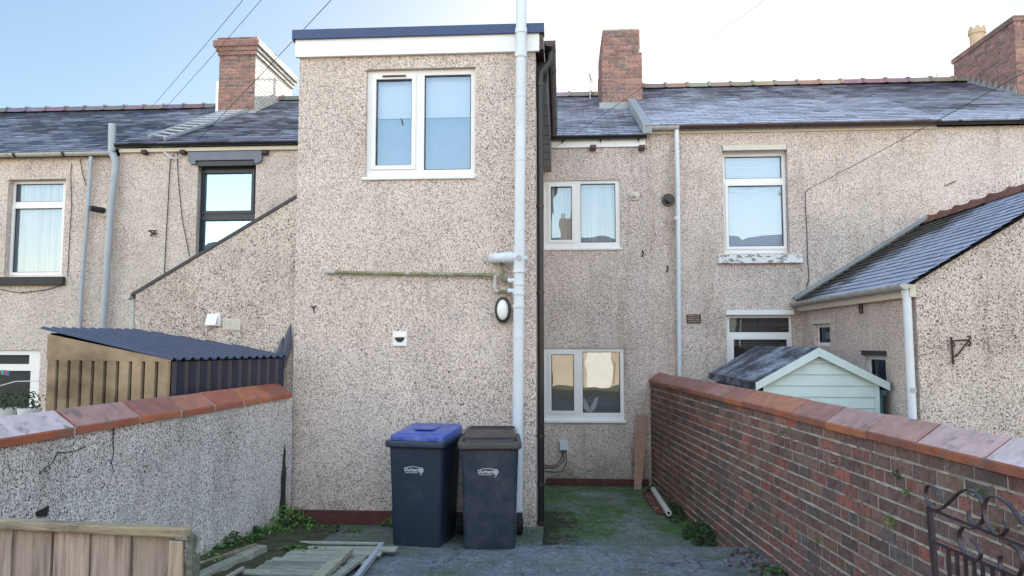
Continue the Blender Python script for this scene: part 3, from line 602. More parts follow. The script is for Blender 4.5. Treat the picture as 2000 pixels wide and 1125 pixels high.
window(HR,w1,L1,YW,recess=.12,casements=(1,),sill=None,back=[((w1[0]+.03,w1[1]-.03,w1[2]+.05,w1[3]-.05),'blind',.08)])
m=MB(); a=R3(1403,498,1568,514,YW-.05); m.box(a[0],a[1],YW-.07,YW-.002,a[2],a[3]); m.build('window_sill',M['chip'] if 'chip' in M else M['white2'],HR,bevel=.006)
m=MB(); a=R3(1412,283,1536,293,YW-.03); m.box(a[0],a[1],YW-.035,YW-.002,a[2],a[3]); m.build('lintel_trim',M['cream'],HR,bevel=.004)
L2=[R3(1424,621,1540,649,YW+.08),R3(1433,663,1537,775,YW+.08)]
window(HR,w2,L2,YW,recess=.06,casements=(1,),gl='glass_d',back=[((w2[0]+.03,w2[1]-.03,w2[2]+.05,w2[3]-.05),'blind_b',.08)])
m=MB(); a=R3(1418,606,1551,615,YW-.03); m.box(a[0],a[1],YW-.035,YW-.002,a[2],a[3]); m.build('lintel_trim',M['white'],HR,bevel=.004)
roundvent(1305,391,.10,'black',HR)
m=MB(); a=R3(1341,614,1369,631,YW-.01); m.plate(a[0],a[1],a[2],a[3],YW-.015,YW-.001,[(a[0]+.02,a[1]-.02,a[2]+.02+i*.03,a[2]+.035+i*.03) for i in range(4)]); m.build('air_brick',M['brown'],HR)
xp=P(1322,270,Y=YW-.09).x; x2=P(1327,735,Y=YW-.09).x
vpipe(HR,[(xp,YW-.09,5.29),(xp,YW-.09,4.4),(x2,YW-.09,1.2),(x2,YW-.09,-.2)],.036,'pipe',collars=[(x2-.01,YW-.09,P(1326,428,Y=YW).z),(x2,YW-.09,P(1326,582,Y=YW).z)])
# cable clipped down the wall
m=MB(); m.tube([P(x,y,Y=YW-.012) for x,y in((1578,370),(1573,376),(1573,400),(1576,450),(1577,500),(1580,545),(1574,565),(1560,580),(1555,592))],.006,6); m.build('wall_cable',M['wire'],HR)
# ---- frosted extension on the right
XX=3.70; XRG=5.68; ZEa=2.60; ZRG=3.81; XE2=XRG*2-XX
sw1=(P(1590,650,X=XX).y,P(1621,650,X=XX).y); sw2=(P(1689,715,X=XX).y,P(1730,715,X=XX).y)
z1a,z1b=P(1606,676,X=XX).z,P(1606,632,X=XX).z; z2a,z2b=P(1710,770,X=XX).z,P(1710,694,X=XX).z
T=Matrix(((0,1,0,XX),(-1,0,0,0),(0,0,1,0),(0,0,0,1)))   # local x=-Y, local y=depth
h1=(-sw1[0],-sw1[1],z1a,z1b); h2=(-sw2[0],-sw2[1],z2a,z2b)
m=MB(T); m.plate(-(YW-.002),-(YE+.262),-.4,ZEa-.04,0,.25,[h1,h2]); m.build('extension_side_wall',M['dash_main'],HR)
for h in(h1,h2):
    window(HR,h,[(h[0]+.05,h[1]-.05,h[2]+.05,h[3]-.05)],0,recess=.05,xf=T,gl='glass_d')
    m=MB(T); m.box(h[0]-.05,h[1]+.04,-.02,-.001,h[3]+.0,h[3]+.055); m.build('lintel_trim',M['cream' if h is h1 else 'darksill'],HR)
yg=YE+.01
m=MB(); m.prism([(XX,yg,-.4),(XE2,yg,-.4),(XE2,yg,ZEa),(XRG,yg,ZRG-.06),(XX,yg,ZEa-.04)],(0,.25,0)); m.build('extension_gable',M['dash_gr'],HR)
m=MB(); m.box(XE2-.25,XE2,yg+.252,YW-.002,-.4,ZEa-.06); m.build('extension_side_wall',M['dash_gr'],HR)
def extcol(u,v,lu,lv,r):
    # u from far wall (0) to near gable; sheltered strip near the house wall and near the ridge stays bare
    d=min(u/1.0,1)*.55+min((lv-v)/.5,1)*.45
    fr=(u-.62-.30*v)/.7*.8
    n=random.uniform(-.25,.25)+nz(u*3,v*6,1,4)*.7
    b=tuple(x*random.uniform(.5,1.1) for x in(.035,.038,.036))
    return lerp(b,(.50,.54,.70),min(.85,fr+n*.8))
sl0=(XX-.10,YW-.004,ZEa-.06)
slate_roof('extension_roof',sl0,(XX-.10,yg-.06,ZEa-.06),(XRG,YW-.004,ZRG),HR,extcol,'frostslate',.125,.25)
slate_roof('extension_roof',(XE2+.1,YW-.004,ZEa-.06),(XE2+.1,yg-.06,ZEa-.06),(XRG,YW-.004,ZRG),HR,extcol,'frostslate',.3,.4)
m=MB(); y=yg-.05
while y<YW-.1:
    k=random.uniform(.8,1.15); c_=(.20*k,.085*k,.065*k); e=min(YW-.006,y+.42)
    m.prism([(XRG-.15,y,ZRG-.06),(XRG-.06,y,ZRG+.05),(XRG+.06,y,ZRG+.05),(XRG+.15,y,ZRG-.06)],(0,e-y-.03,0),c_); m.prism([(XRG-.17,e-.06,ZRG-.06),(XRG-.07,e-.06,ZRG+.075),(XRG+.07,e-.06,ZRG+.075),(XRG+.17,e-.06,ZRG-.06)],(0,.055,0),c_); y+=.42
m.build('extension_ridge',M['ridge'],HR)
m=MB(); d_=Vector((XRG-XX,0,ZRG-ZEa)); a=Vector((XX-.12,YW-.035,ZEa+.01)); m.beam(a,a+d_*1.02,.05,.10,(0,1,0)); m.build('flashing',M['lead'],HR)
gutter(HR,yg-.08,YW-.02,XX-.14,ZEa-.06,.055,'gutter_w',.72,axis='y')
m=MB(); m.box(XX-.075,XX-.01,yg-.03,YW-.01,ZEa-.19,ZEa-.06); m.build('soffit_board',M['cream'],HR)
xq=P(1768,570,Y=yg-.02); 
vpipe(HR,[(XX-.10,yg+.02,ZEa-.1),(XX-.085,yg+.02,ZEa-.2),(XX-.075,yg+.02,1.2),(XX-.055,yg+.02,-.3)],.042,'pipe',collars=[(XX-.07,yg+.02,P(1790,762,Y=yg).z)],cm='pipe_blue')
m=MB(T); yv=P(1683,603,X=XX); m.box(-yv.y-.05,-yv.y+.05,-.02,-.001,yv.z-.06,yv.z+.06); m.box(-yv.y-.03,-yv.y+.03,-.035,-.021,yv.z,yv.z+.035); m.build('air_vent',M['brown'],HR,bevel=.004)
m=MB(); m.beam(P(1845,363,Y=YW-.01),P(1868,353,Y=YW-.02),.012,.012); m.build('hook',M['rust'],HR)
# bracket on the gable
m=MB(); gp=lambda x,y,d=0:P(x,y,Y=yg-.02-d)
m.tube([gp(1858,658),gp(1862,712)],.012,6); m.tube([gp(1859,666),gp(1880,664),gp(1893,664)],.008,6); m.tube([gp(1864,697),gp(1873,690),gp(1883,676),gp(1893,665)],.008,6)
m.tube([gp(1893,664),gp(1896,660),gp(1894,656),gp(1889,657)],.008,6); m.tube([gp(1893,666),gp(1896,670),gp(1894,675),gp(1890,674)],.008,6); m.tube([gp(1862,670),gp(1866,674),gp(1861,677)],.008,6)
tag(m.build('plant_bracket',M['rust']),'black wrought iron hanging-basket bracket screwed to the right-hand gable wall','bracket')

# ---- far right house
HS=thing('terraced_house',(7.5,YW,LOW),'paler pebble-dashed house with black gutter and big brick stack at the right edge','house')
body(HS,XR2+.002,11.5,5.27,'dash_far',[]); shell(HS,XR2,11.5,5.3,7.27,'dash_far')
slate_roof('roof',(XR2,YW-.14,5.325),(11.5,YW-.14,5.325),(XR2,RY,7.26),HS,roofcol(.62,.22,23,.8))
ridge_tiles(HS,XR2,11.5,RY,7.31,(.27,.22,.20)); gutter(HS,XR2-.08,11.5,YW-.11,5.33,.06,'black',.9)

# ---- left neighbour with black window
HB=thing('terraced_house',(-5.1,YW,LOW),'house with black-framed window, dark eaves and pebble-dashed lean-to, just left of the tall extension','house')
XL=-7.33
wb=R3(384,322,498,510,YW)
body(HB,XL+.002,-2.932,5.14,'dash_l',[wb]); shell(HB,XL,-2.93,5.18,7.18,'dash_l')
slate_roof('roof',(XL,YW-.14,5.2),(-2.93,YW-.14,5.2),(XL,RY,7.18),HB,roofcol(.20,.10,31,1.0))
ridge_tiles(HB,XL,-2.93,RY,7.22,(.24,.225,.24))
m=MB(); m.box(XL+.02,-2.95,YW-.06,YW-.003,5.08,5.14); m.build('eaves_mortar',M['cream'],HB)
gutter(HB,XL-.05,-2.95,YW-.10,5.20,.05,'black',.9)
Lb=[R3(397,338,491,412,YW+.12),R3(393,430,491,505,YW+.12)]
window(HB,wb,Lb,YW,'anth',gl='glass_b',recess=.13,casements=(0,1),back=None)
a=R3(368,296,512,320,YW-.04); m=MB(); m.prism([(a[0],YW-.06,a[3]),(a[0],YW-.06,a[2]+.05),(a[0]+.06,YW-.06,a[2]),(a[0]+.13,YW-.06,a[2]+.0),(a[0]+.13,YW-.06,a[2]+.06),(a[1]-.13,YW-.06,a[2]+.06),(a[1]-.13,YW-.06,a[2]),(a[1]-.06,YW-.06,a[2]),(a[1],YW-.06,a[2]+.05),(a[1],YW-.06,a[3])],(0,.058,0)); m.build('lintel',M['greyp'],HB,bevel=.005)
m=MB(); m.box(a[0]+.15,a[1]-.15,YW-.03,YW+.05,a[2]-.03,a[2]+.055); m.build('window_trim',M['anth'],HB,bevel=.004)
for px in(283,358,518): p=P(px,297,Y=YW-.05); m=MB(); m.box(p.x-.045,p.x+.045,YW-.1,YW-.002,p.z-.04,p.z+.03); m.build('corbel',M['darksill'],HB,bevel=.01)
# lean-to
yl=YE+.035; xa=P(265,575,Y=yl); xc=P(578,388,Y=yl)
sl=(xc.z-xa.z)/(xc.x-xa.x)
m=MB(); m.prism([(xa.x,yl,-.4),(-2.936,yl,-.4),(-2.936,yl,xa.z+sl*(-2.936-xa.x)),(xa.x,yl,xa.z)],(0,.25,0)); m.build('lean_to_wall',M['dash_gl'],HB)
m=MB(); m.box(xa.x,xa.x+.25,yl+.252,YW-.002,-.4,xa.z-.02); m.build('lean_to_side_wall',M['dash_l'],HB)
m=MB(); m.prism([(xa.x-.05,yl-.015,xa.z+.005-sl*.05),(-2.936,yl-.015,xa.z+.005+sl*(-2.936-xa.x)),(-2.936,yl-.015,xa.z+.04+sl*(-2.936-xa.x)),(xa.x-.05,yl-.015,xa.z+.04-sl*.05)],(0,YW-yl+.01,0),(.05,.05,.06)); m.build('lean_to_roof',M['slate'],HB)
gutter(HB,yl-.04,YW-.02,xa.x-.09,xa.z-.01,.05,'gutter_w',.9,axis='y')
vpipe(HB,[(xa.x-.05,yl+.04,xa.z-.05),(xa.x-.04,yl+.04,xa.z-.2),(xa.x-.045,yl+.04,0)],.03,'gutter_w')
# vents on the lean-to
c=P(419,625,Y=yl); m=MB(); m.box(c.x-.075,c.x+.075,yl-.03,yl-.001,c.z-.07,c.z+.07); v_=m.build('extractor_vent',M['white'],HB,bevel=.005)
m=MB(); m.prism([(c.x-.07,yl-.031,c.z+.062),(c.x+.05,yl-.031,c.z+.062),(c.x+.05,yl-.085,c.z-.055),(c.x-.07,yl-.085,c.z-.055)],(0,.012,0)); m.build('vent_flap',M['white'],v_)
c=P(453,634,Y=yl); m=MB(); xs=[c.x-.09+i*.02 for i in range(10)]
m.box(c.x-.10,c.x+.10,yl-.012,yl-.001,c.z-.065,c.z+.065)
for i in range(9): m.box(c.x-.092+i*.021,c.x-.080+i*.021,yl-.017,yl-.0125,c.z-.055,c.z+.055)
m.build('plastic_grille',M['cream'],HB)
# dangling cables
for pts in([(340,300),(333,312),(331,340),(328,400),(324,470),(320,548)],[(346,296),(347,330),(350,370),(356,430),(364,470),(370,500)]):
    m=MB(); m.tube([P(x,y,Y=YW-.02) for x,y in pts],.007,6); m.build('wall_cable',M['wire'],HB)
m=MB(); q=lambda x,y:P(x,y,Y=YW-.04); m.tube([q(291,450),q(300,457),q(307,456)],.012,5); m.tube([q(290,451),q(305,450),q(294,461)],.014,5); m.build('hook',M['rust'],HB)
m=MB(); q=lambda x,y:P(x,y,Y=YW-.05)
for pts in([(305,278),(312,290),(332,308)],[(308,276),(320,296),(340,310)],[(330,308),(345,310),(362,296),(378,282)]): m.tube([q(x,y) for x,y in pts],.008,5)
m.build('rope_tie',M['pipe'],HB)

# ---- far left house
HA=thing('terraced_house',(-10,YW,LOW),'house at the left edge with grey pipes, pale gutter and two white windows','house')
wa=R3(12,350,125,540,YW); wa2=R3(-60,684,75,860,YW)
body(HA,-14.5,XL,5.03,'dash_l',[wa,wa2]); shell(HA,-14.5,XL,5.05,7.05,'dash_l')
slate_roof('roof',(-14.5,YW-.14,5.08),(XL,YW-.14,5.08),(-14.5,RY,7.05),HA,roofcol(.27,-.02,41,1.0,.8))
ridge_tiles(HA,-14.5,XL,RY,7.09,(.22,.19,.21)); gutter(HA,-14.5,XL-.02,YW-.11,5.075,.06,'gutter_w',.85,brk='darksill')
La=[R3(31,359,123,394,YW+.12),R3(27,407,120,532,YW+.12)]
window(HA,wa,La,YW,recess=.12,casements=(1,),back=[((wa[0]+.03,wa[1]-.03,wa[2]+.05,wa[3]-.05),'net',.1)])
a=R3(-20,541,125,557,YW-.04); m=MB(); m.box(a[0],a[1],YW-.08,YW-.002,a[2],a[3]); m.build('window_sill',M['darksill'],HA,bevel=.006)
La=[R3(-40,693,58,711,YW+.05),R3(-40,724,58,845,YW+.05)]
window(HA,wa2,La,YW,recess=.04,gl='glass_d',back=[((wa2[0]+.03,wa2[1]-.03,wa2[2]+.05,wa2[3]-.05),'blind_b',.1)])
ya=YW-.09; q=lambda x,y:P(x,y,Y=ya)
vpipe(HA,[q(178,306),q(172,400),q(164,500),q(154,650),q(150,720)],.034,'pipe_blue',collars=[q(165.5,482)])
t_=YW-.12; q=lambda x,y:P(x,y,Y=t_)
vpipe(HA,[q(219,242),q(218,300)],.058,'pipe_blue',name='soil_pipe')
vpipe(HA,[q(218,298),q(222,305),q(226,318),q(223,345),q(215,430),q(201,650),q(197,720)],.056,'pipe_blue',name='soil_pipe',collars=[q(221,350),q(211,495)],ch=.06)
c=P(205,412,Y=YW); m=MB(); m.tube([(c.x,YW-.002,c.z),(c.x,YW-.03,c.z)],.09,20); f_=m.build('flue_terminal',M['cream'],HA,smooth=True); m=MB(); m.tube([(c.x-.0,YW-.03,c.z),(c.x-.12,YW-.2,c.z+.01)],.05,14); m.build('flue_pipe',M['black'],f_,smooth=True)
for pts in([(140,320),(138,340),(140,400),(136,460),(132,540)],[(157,310),(160,335),(168,362)],[(0,565),(40,572),(90,566),(128,555)]):
    m=MB(); m.tube([P(x,y,Y=YW-.015) for x,y in pts],.006,6); m.build('wall_cable',M['wire'],HA)

# ---- chimneys
def roofz(y,ze,zr): return ze+(zr-ze)*(y-(YW-.14))/(RY-YW+.14)
yc=YW+2.4
a=P(428,150,Y=yc); b=P(498,150,Y=yc); zc=P(462,74,Y=yc).z
st=brickbox(HB,'chimney',a.x,b.x,yc,yc+2.0,5.6,zc-.36,PALC,side_white=True)
for i,(z0,z1,o) in enumerate(((zc-.36,zc-.28,.03),(zc-.28,zc-.20,.06),(zc-.20,zc-.07,.10),(zc-.07,zc,.04))):
    k=MB(); k.box(a.x-o,b.x+o,yc-o,yc+2+o,z0,z1-.002); k.build('corbel_course',M['mortar'],st)
    for (oo,dd,LL,wh) in (((a.x-o,yc-o,0),(1,0,0),b.x-a.x+2*o,0),((b.x+o,yc-o,0),(0,1,0),2+2*o,1)):
        m=MB(framed(oo,dd)); bricks(m,LL,z0,z1-.004,palette=PALC,hd=0,off=.006,course=.075); m.build('corbel_course',M['whitewash'] if wh else M['chim'],st)
m=MB(); m.box(a.x-.05,a.x-.002,yc-.01,yc+.3,6.2,zc-.9); m.build('brick_pier',M['chim'],st)
m=MB(); fl=P(428,212,Y=yc-.02).z; m.box(a.x-.05,b.x+.05,yc-.03,yc-.004,roofz(yc,5.2,7.18)-.02,roofz(yc,5.2,7.18)+.05); m.build('flashing',M['lead'],st)
def cowl(st,x,y,z,r,lift=.25,mat='darksill'):
    m=MB(); m.tube([(x,y,z-.02),(x,y,z+lift)],r*.45,14); m.tube([(x,y,z+lift-.02),(x,y,z+lift+.02),(x,y,z+lift+.06),(x,y,z+lift+.09)],[r*1.0,r*1.05,r*.7,r*.15],20); m.build('cowl',M[mat],st,smooth=True)
cowl(st,b.x-.15,yc+1.15,zc,.13,.06)
def aerial(house,base,h,dirx,n=5,L=.5):
    m=MB(); b=Vector(base); m.tube([b,b+Vector((0,0,h))],.012,6); t=b+Vector((0,0,h-.05)); d=Vector(dirx).normalized(); s=d.cross(Vector((0,0,1)))
    m.tube([t-d*L*.4,t+d*L*.6],.009,5)
    for i in range(n):
        c=t-d*L*.35+d*L*.9*i/(n-1); m.tube([c-s*(.16-.012*i),c+s*(.16-.012*i)],.006,5)
    return m.build('aerial',M['alu'],house)
aerial(HB,(b.x+.28,yc+2.4,6.9),1.15,(1,.4,.1),6,.6)
# middle chimney
yc=YW+2.3
a=P(1176,150,Y=yc); b=P(1254,150,Y=yc); b2=P(1249,80,Y=yc); zc=P(1215,56,Y=yc).z; zs=P(1215,103,Y=yc).z
st=brickbox(H,'chimney',a.x,b.x,yc,yc+1.7,5.7,zs,PALC)
k=MB(); k.box(a.x+.02,b2.x,yc+.02,yc+1.68,zs+.002,zc); k.build('stack_top',M['mortar'],st)
for (oo,dd,LL) in(((a.x+.02,yc+.02,0),(1,0,0),b2.x-a.x-.02),((a.x+.02,yc+1.68,0),(0,-1,0),1.66),((b2.x,yc+.02,0),(0,1,0),1.66)):
    m=MB(framed(oo,dd)); bricks(m,LL,zs,zc,palette=PALC,hd=0,off=.006); m.build('brickwork',M['chim'],st)
m=MB(); zz_=roofz(yc,5.2,7.13); m.box(a.x-.06,b.x-.1,yc-.035,yc-.004,zz_-.03,zz_+.10); m.build('flashing',M['lead'],st)
aerial(H,(a.x-.18,yc+1.2,6.9),.62,(.2,1,0),5,.5)
# right chimney
yc=YW+2.05
a=P(1984,100,Y=yc); zc=P(1984,31,Y=yc).z
st=brickbox(HS,'chimney',a.x,a.x+.95,yc,yc+2.1,5.7,zc-.1,PALC)
k=MB(); k.box(a.x-.03,a.x+.98,yc-.03,yc+2.13,zc-.098,zc); k.build('stack_cap',M['mortar'],st)
for (oo,dd,LL) in(((a.x-.03,yc-.03,0),(1,0,0),1.01),((a.x-.03,yc+2.13,0),(0,-1,0),2.16)):
    m=MB(framed(oo,dd)); bricks(m,LL,zc-.096,zc-.004,palette=PALC,hd=0,off=.006,course=.046); m.build('brickwork',M['chim'],st)
m=MB(); z0=roofz(yc,5.3,7.26)
for i in range(9):
    y=yc+i*.19; z=roofz(y,5.33,7.26); m.prism([(a.x-.012,y,z),(a.x-.012,y+.2,z+.09),(a.x-.012,y+.02,z+.19)],(-.01,0,0))
m.build('stepped_flashing',M['lead'],st)
def crownpot(st,x,y,z,r=.14,h=.5):
    m=MB(); n=32; prof=[(0,r*1.05),(.06,r*1.05),(.08,r*.9),(h*.8,r*.95),(h*.82,r*1.1),(h,r*1.1)]
    rings=[[(x+rr*math.cos(2*math.pi*i/n),y+rr*math.sin(2*math.pi*i/n),z+hh+((.07*abs(math.sin(i*math.pi/4))) if k==5 else 0)) for i in range(n)] for k,(hh,rr) in enumerate(prof)]
    m.mesh([p for g_ in rings for p in g_],[(r_*n+i,r_*n+(i+1)%n,(r_+1)*n+(i+1)%n,(r_+1)*n+i) for r_ in range(5) for i in range(n)]); m.build('chimney_pot',M['pot'],st,smooth=True)
crownpot(st,a.x+.22,yc+1.6,zc-.02,.15,.42); cowl(st,a.x+.30,yc+.75,zc,.17,.03)
aerial(HS,(a.x-.30,yc+2.2,6.9),.75,(-1,.2,0),5,.45)

# ---- roof ladder
LD=thing('roof_ladder',P(330,270,Y=YW-.1),'long aluminium ladder lying on the slates beside the left-hand chimney','ladder')
nr=Vector((0,-(7.18-5.2),RY-YW+.14)).normalized()
def onroof(px,py,lift=.06):
    # point of the neighbour's roof plane
    d=CR@Vector(((px-1000)/F,-(py-562.5)/F,-1)); p0=Vector((XL,YW-.14,5.2)); t=(p0-EYE).dot(nr)/d.dot(nr); return EYE+d*t+nr*lift
s0,s1=onroof(292,274),onroof(500,200); e0,e1=onroof(322,279),onroof(556,195)
for (p,q_) in((s0,s1),(e0,e1)):
    m=MB(); m.beam(p,q_,.03,.055,nr); m.build('stile',M['alu'],LD,bevel=.006)
for i in range(19):
    t=(i+.7)/19; m=MB(); m.tube([s0.lerp(s1,t),e0.lerp(e1,t)],.019,8); m.build('rung',M['alu'],LD,smooth=True)

# ================================================================= GARDEN WALLS
zc0=1.31
GW=thing('garden_wall',(rwx(6),6,LOW),'old red brick garden wall with terracotta coping, right of the yard','wall')
Lw=(RWE-RW0).length; T=framed((RW0.x+.03,RW0.y,0),(rwd.x,rwd.y,0))   # faces -x side
# outward face: local -y must look into the yard (towards -x)
nrm=T.to_3x3()@Vector((0,-1,0))
if nrm.x>0: T=framed((RWE.x+.03,RWE.y,0),(-rwd.x,-rwd.y,0))
k=MB(T); k.box(0,Lw,0,.20,-.4,zc0-.01); k.build('mortar_core',M['mortar'],GW)
m=MB(T); bricks(m,Lw,-.3,zc0,palette=PAL,hd=4,off=.0035,gap=.0085,course=.09,blen=.245,jit=.0018); m.build('brickwork',M['brick'],GW)
# irregular, partly squeezed-out pointing
m=MB(T); random.seed(12); zb=-.3; row=0
while zb<zc0-.02:
    u=0; prev=None
    while u<Lw:
        n1=nz(u*1.1,zb*3,1,6)*.9+nz(u*9,zb*7,1,2)*.7; h=.0045+.0085*max(-.5,n1)+random.uniform(-.001,.0015); hb=h+random.uniform(-.002,.002)
        cur=(u,-.0085-.003*max(0,n1),zb+h,zb-hb) if h>.0025 else None
        if cur and prev: m.face([(prev[0],prev[1],prev[3]),(cur[0],cur[1],cur[3]),(cur[0],cur[1],cur[2]),(prev[0],prev[1],prev[2])]); m.face([(prev[0],prev[1],prev[2]),(cur[0],cur[1],cur[2]),(cur[0],.0,cur[2]),(prev[0],.0,prev[2])]); m.face([(cur[0],cur[1],cur[3]),(prev[0],prev[1],prev[3]),(prev[0],.0,prev[3]),(cur[0],.0,cur[3])])
        prev=cur; u+=.028
    zb+=.09; row+=1
m.build('pointing',M['pointing'],GW)
# crumbs of light mortar in the top joints
m=MB(T); random.seed(11)
for i in range(420):
    cx_=random.uniform(0,Lw); zz0=zc0-random.choice((.0,.0,.075,.075,.15,.225))-.002
    if nz(cx_*1.3,zz0*9,1,3)<.05: continue
    s_=random.uniform(.004,.011)
    pts=[(cx_+s_*random.uniform(.8,2.2)*math.cos(a_),-.008+random.uniform(-.003,.001),zz0+s_*random.uniform(.5,1.1)*math.sin(a_)) for a_ in [k*math.pi/3 for k in range(6)]]
    q_=[(p[0],.004,p[2]) for p in pts]; m.mesh(pts+q_,[(0,1,2,3,4,5)]+[(k,k+6,(k+1)%6+6,(k+1)%6) for k in range(6)])
m.build('mortar_crumbs',M['mortar'],GW)
def coping(wall,org,dirv,side,ys,pal,zb,half=.16,lip=.05,rise=.105,seed=1,lips=None,gp_=.006):
    """saddle-back tiles; side = unit vector from the yard edge to the far edge"""
    random.seed(seed); d=Vector((dirv.x,dirv.y,0)); s=Vector((side[0],side[1],0))
    o=Vector((org.x,org.y,zb))
    k=MB(); a=ys[0]; b=ys[-1]; pr=lambda u,ex:[o+d*u+s*(.007+ex),o+d*u+s*(.007+ex)+Vector((0,0,lip-.004)),o+d*u+s*half+Vector((0,0,lip+rise-.007)),o+d*u+s*(2*half-.01)+Vector((0,0,lip-.012)),o+d*u+s*(2*half-.01)]
    k.prism(pr(a+.01,.002),d*(b-a-.02)); k.build('bedding_mortar',M['pointing'],wall)
    for i in range(len(ys)-1):
        u0,u1=ys[i]+gp_,ys[i+1]-gp_; c=pal[i%len(pal)]; m=MB(); dz=random.uniform(-.001,.006); ds=random.uniform(-.002,.002)
        z_=Vector((0,0,dz)); f=lambda u,v,h:o+d*u+s*(v+ds)+Vector((0,0,h))+z_
        R=[(0,-.004),(0,lip*.8),(.006,lip),(half-.015,lip+rise-.006),(half,lip+rise),(half+.015,lip+rise-.006),(2*half-.006,lip),(2*half,lip*.8),(2*half,-.004)]
        n=len(R); A=[f(u0,*r) for r in R]; B=[f(u1,*r) for r in R]
        m.mesh(A+B,[(j,j+1,n+j+1,n+j) for j in range(n-1)]+[tuple(range(n))[::-1],tuple(range(n,2*n)),(0,n,2*n-1,n-1)],c)
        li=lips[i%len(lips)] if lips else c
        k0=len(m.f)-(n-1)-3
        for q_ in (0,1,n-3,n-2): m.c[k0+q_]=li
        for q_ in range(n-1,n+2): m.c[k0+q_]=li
        m.build('coping_tile',M['coping'],wall,bevel=.004)
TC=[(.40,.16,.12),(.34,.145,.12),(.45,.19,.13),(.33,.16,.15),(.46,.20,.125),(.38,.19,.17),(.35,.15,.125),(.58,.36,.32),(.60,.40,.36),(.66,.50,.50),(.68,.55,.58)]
sd_=Vector((-rwd.y,rwd.x)); sd_=sd_ if sd_.x>0 else -sd_
ys=[0]; 
while ys[-1]<Lw: ys.append(ys[-1]+random.uniform(.54,.64))
tc=[]; 
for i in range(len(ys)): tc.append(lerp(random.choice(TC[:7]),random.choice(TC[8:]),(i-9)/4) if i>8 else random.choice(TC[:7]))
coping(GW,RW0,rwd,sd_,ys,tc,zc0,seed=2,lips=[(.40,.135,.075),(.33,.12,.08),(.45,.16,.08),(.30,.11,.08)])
# left pebble-dashed garden wall
GL=thing('garden_wall',(lwx(5)-.1,5,0),'speckled pebble-dashed garden wall with terracotta coping tiles, left of the yard','wall')
Lw2=(LWE-LW0).length; so_=Vector((lwd.y,-lwd.x)); so_=so_ if so_.x<0 else -so_
zl=1.345
def gw(t,o_,z): q=LW0+lwd*t+so_*o_; return (q.x,q.y,z)
# undulating face
m=MB(); nU,nV=70,12; vs=[]
for i in range(nU+1):
    t=-.14+(Lw2+.14)*i/nU
    for j in range(nV+1):
        z=-.35+(zl+.35)*j/nV; o_=.03+.014*nz(t*1.2,z*1.6,1,2)+.006*nz(t*5,z*5,1,8)-.03*max(0,(.5-z))*(1 if t>.3 else t/.3)
        vs.append(gw(t,o_,z))
m.mesh(vs,[(i*(nV+1)+j,(i+1)*(nV+1)+j,(i+1)*(nV+1)+j+1,i*(nV+1)+j+1) for i in range(nU) for j in range(nV)])
m.build('dashed_face',M['dash_garden'],GL,smooth=True)
m=MB(); m.prism([gw(-.12,.07,-.35),gw(Lw2,.07,-.35),gw(Lw2,.27,-.35),gw(-.12,.27,-.35)],(0,0,zl+.34)); m.build('wall_core',M['dash_garden'],GL)
tl=[(LW0.y-y)/abs(lwd.y) for y in(7.80,7.32,6.78,6.28,5.78,5.26,4.6,3.95,3.3,2.65,2.0,1.35,.7,.05)]
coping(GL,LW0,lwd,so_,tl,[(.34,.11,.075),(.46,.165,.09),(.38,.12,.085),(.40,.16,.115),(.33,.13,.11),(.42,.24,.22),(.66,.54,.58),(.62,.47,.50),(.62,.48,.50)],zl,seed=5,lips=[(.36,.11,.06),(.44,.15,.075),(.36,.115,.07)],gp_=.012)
for pts in([(1130,470,0)],):
    pass
# cracks in the dash and the dark hole
def gface(px,py,off=-.004):
    n3=Vector((so_.x,so_.y,0)); p0=Vector((LW0.x,LW0.y,0))+n3*(.03+off); d=CR@Vector(((px-1000)/F,-(py-562.5)/F,-1)); t=(p0-EYE).dot(n3)/d.dot(n3); return EYE+d*t
m=MB(); m.tube([gface(x,y,-.006) for x,y in((223,835),(221,856),(222,885),(218,905),(222,922))],[.005,.004,.003,.003,.002],5); m.tube([gface(x,y,-.006) for x,y in((168,872),(150,880),(130,883),(112,884),(107,895),(103,905),(90,912),(76,925))],.003,5); m.build('crack',M['grime_shade'],GL)
m=MB(); m.prism([gface(x,y,-.012) for x,y in((73,1000),(88,993),(97,988),(92,1009),(75,1009))],(-.03,0,0)); m.build('hole',M['inkline'],GL)

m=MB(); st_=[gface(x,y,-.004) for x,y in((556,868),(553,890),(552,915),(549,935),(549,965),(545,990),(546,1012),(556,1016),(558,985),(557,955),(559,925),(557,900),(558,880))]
m.prism(st_,(.004,-.004,0)); m.build('corner_dark_strip',M['grime_shade'],GL)  # corner streak as a dark strip, with contact shade put into its colour
# ================================================================= SHEDS
# bronze and navy metal shed
z0,z1=1.775,2.05
Q0=Vector((-2.95,6.3));
Q0=Vector(P(338,704,Z=z0)[:2]); Q3=Vector((-2.99,7.84)); dd=(Q3-Q0); dl=dd.length; du=dd.normalized(); dv=Vector((-du.y,du.x)); dv=dv if dv.x<0 else -dv
Wd=1.66; Q1=Q0+dv*Wd; Q2=Q1+du*dl
SH=thing('metal_shed',(*((Q0+Q2)/2),-.3),'bronze and navy sheet-metal shed with ribbed pent roof behind the left wall','shed')
def S3(a,b,z): v=Q0+du*a+dv*b; return Vector((v.x,v.y,z))
zof=lambda b:z0+(z1-z0)*b/Wd
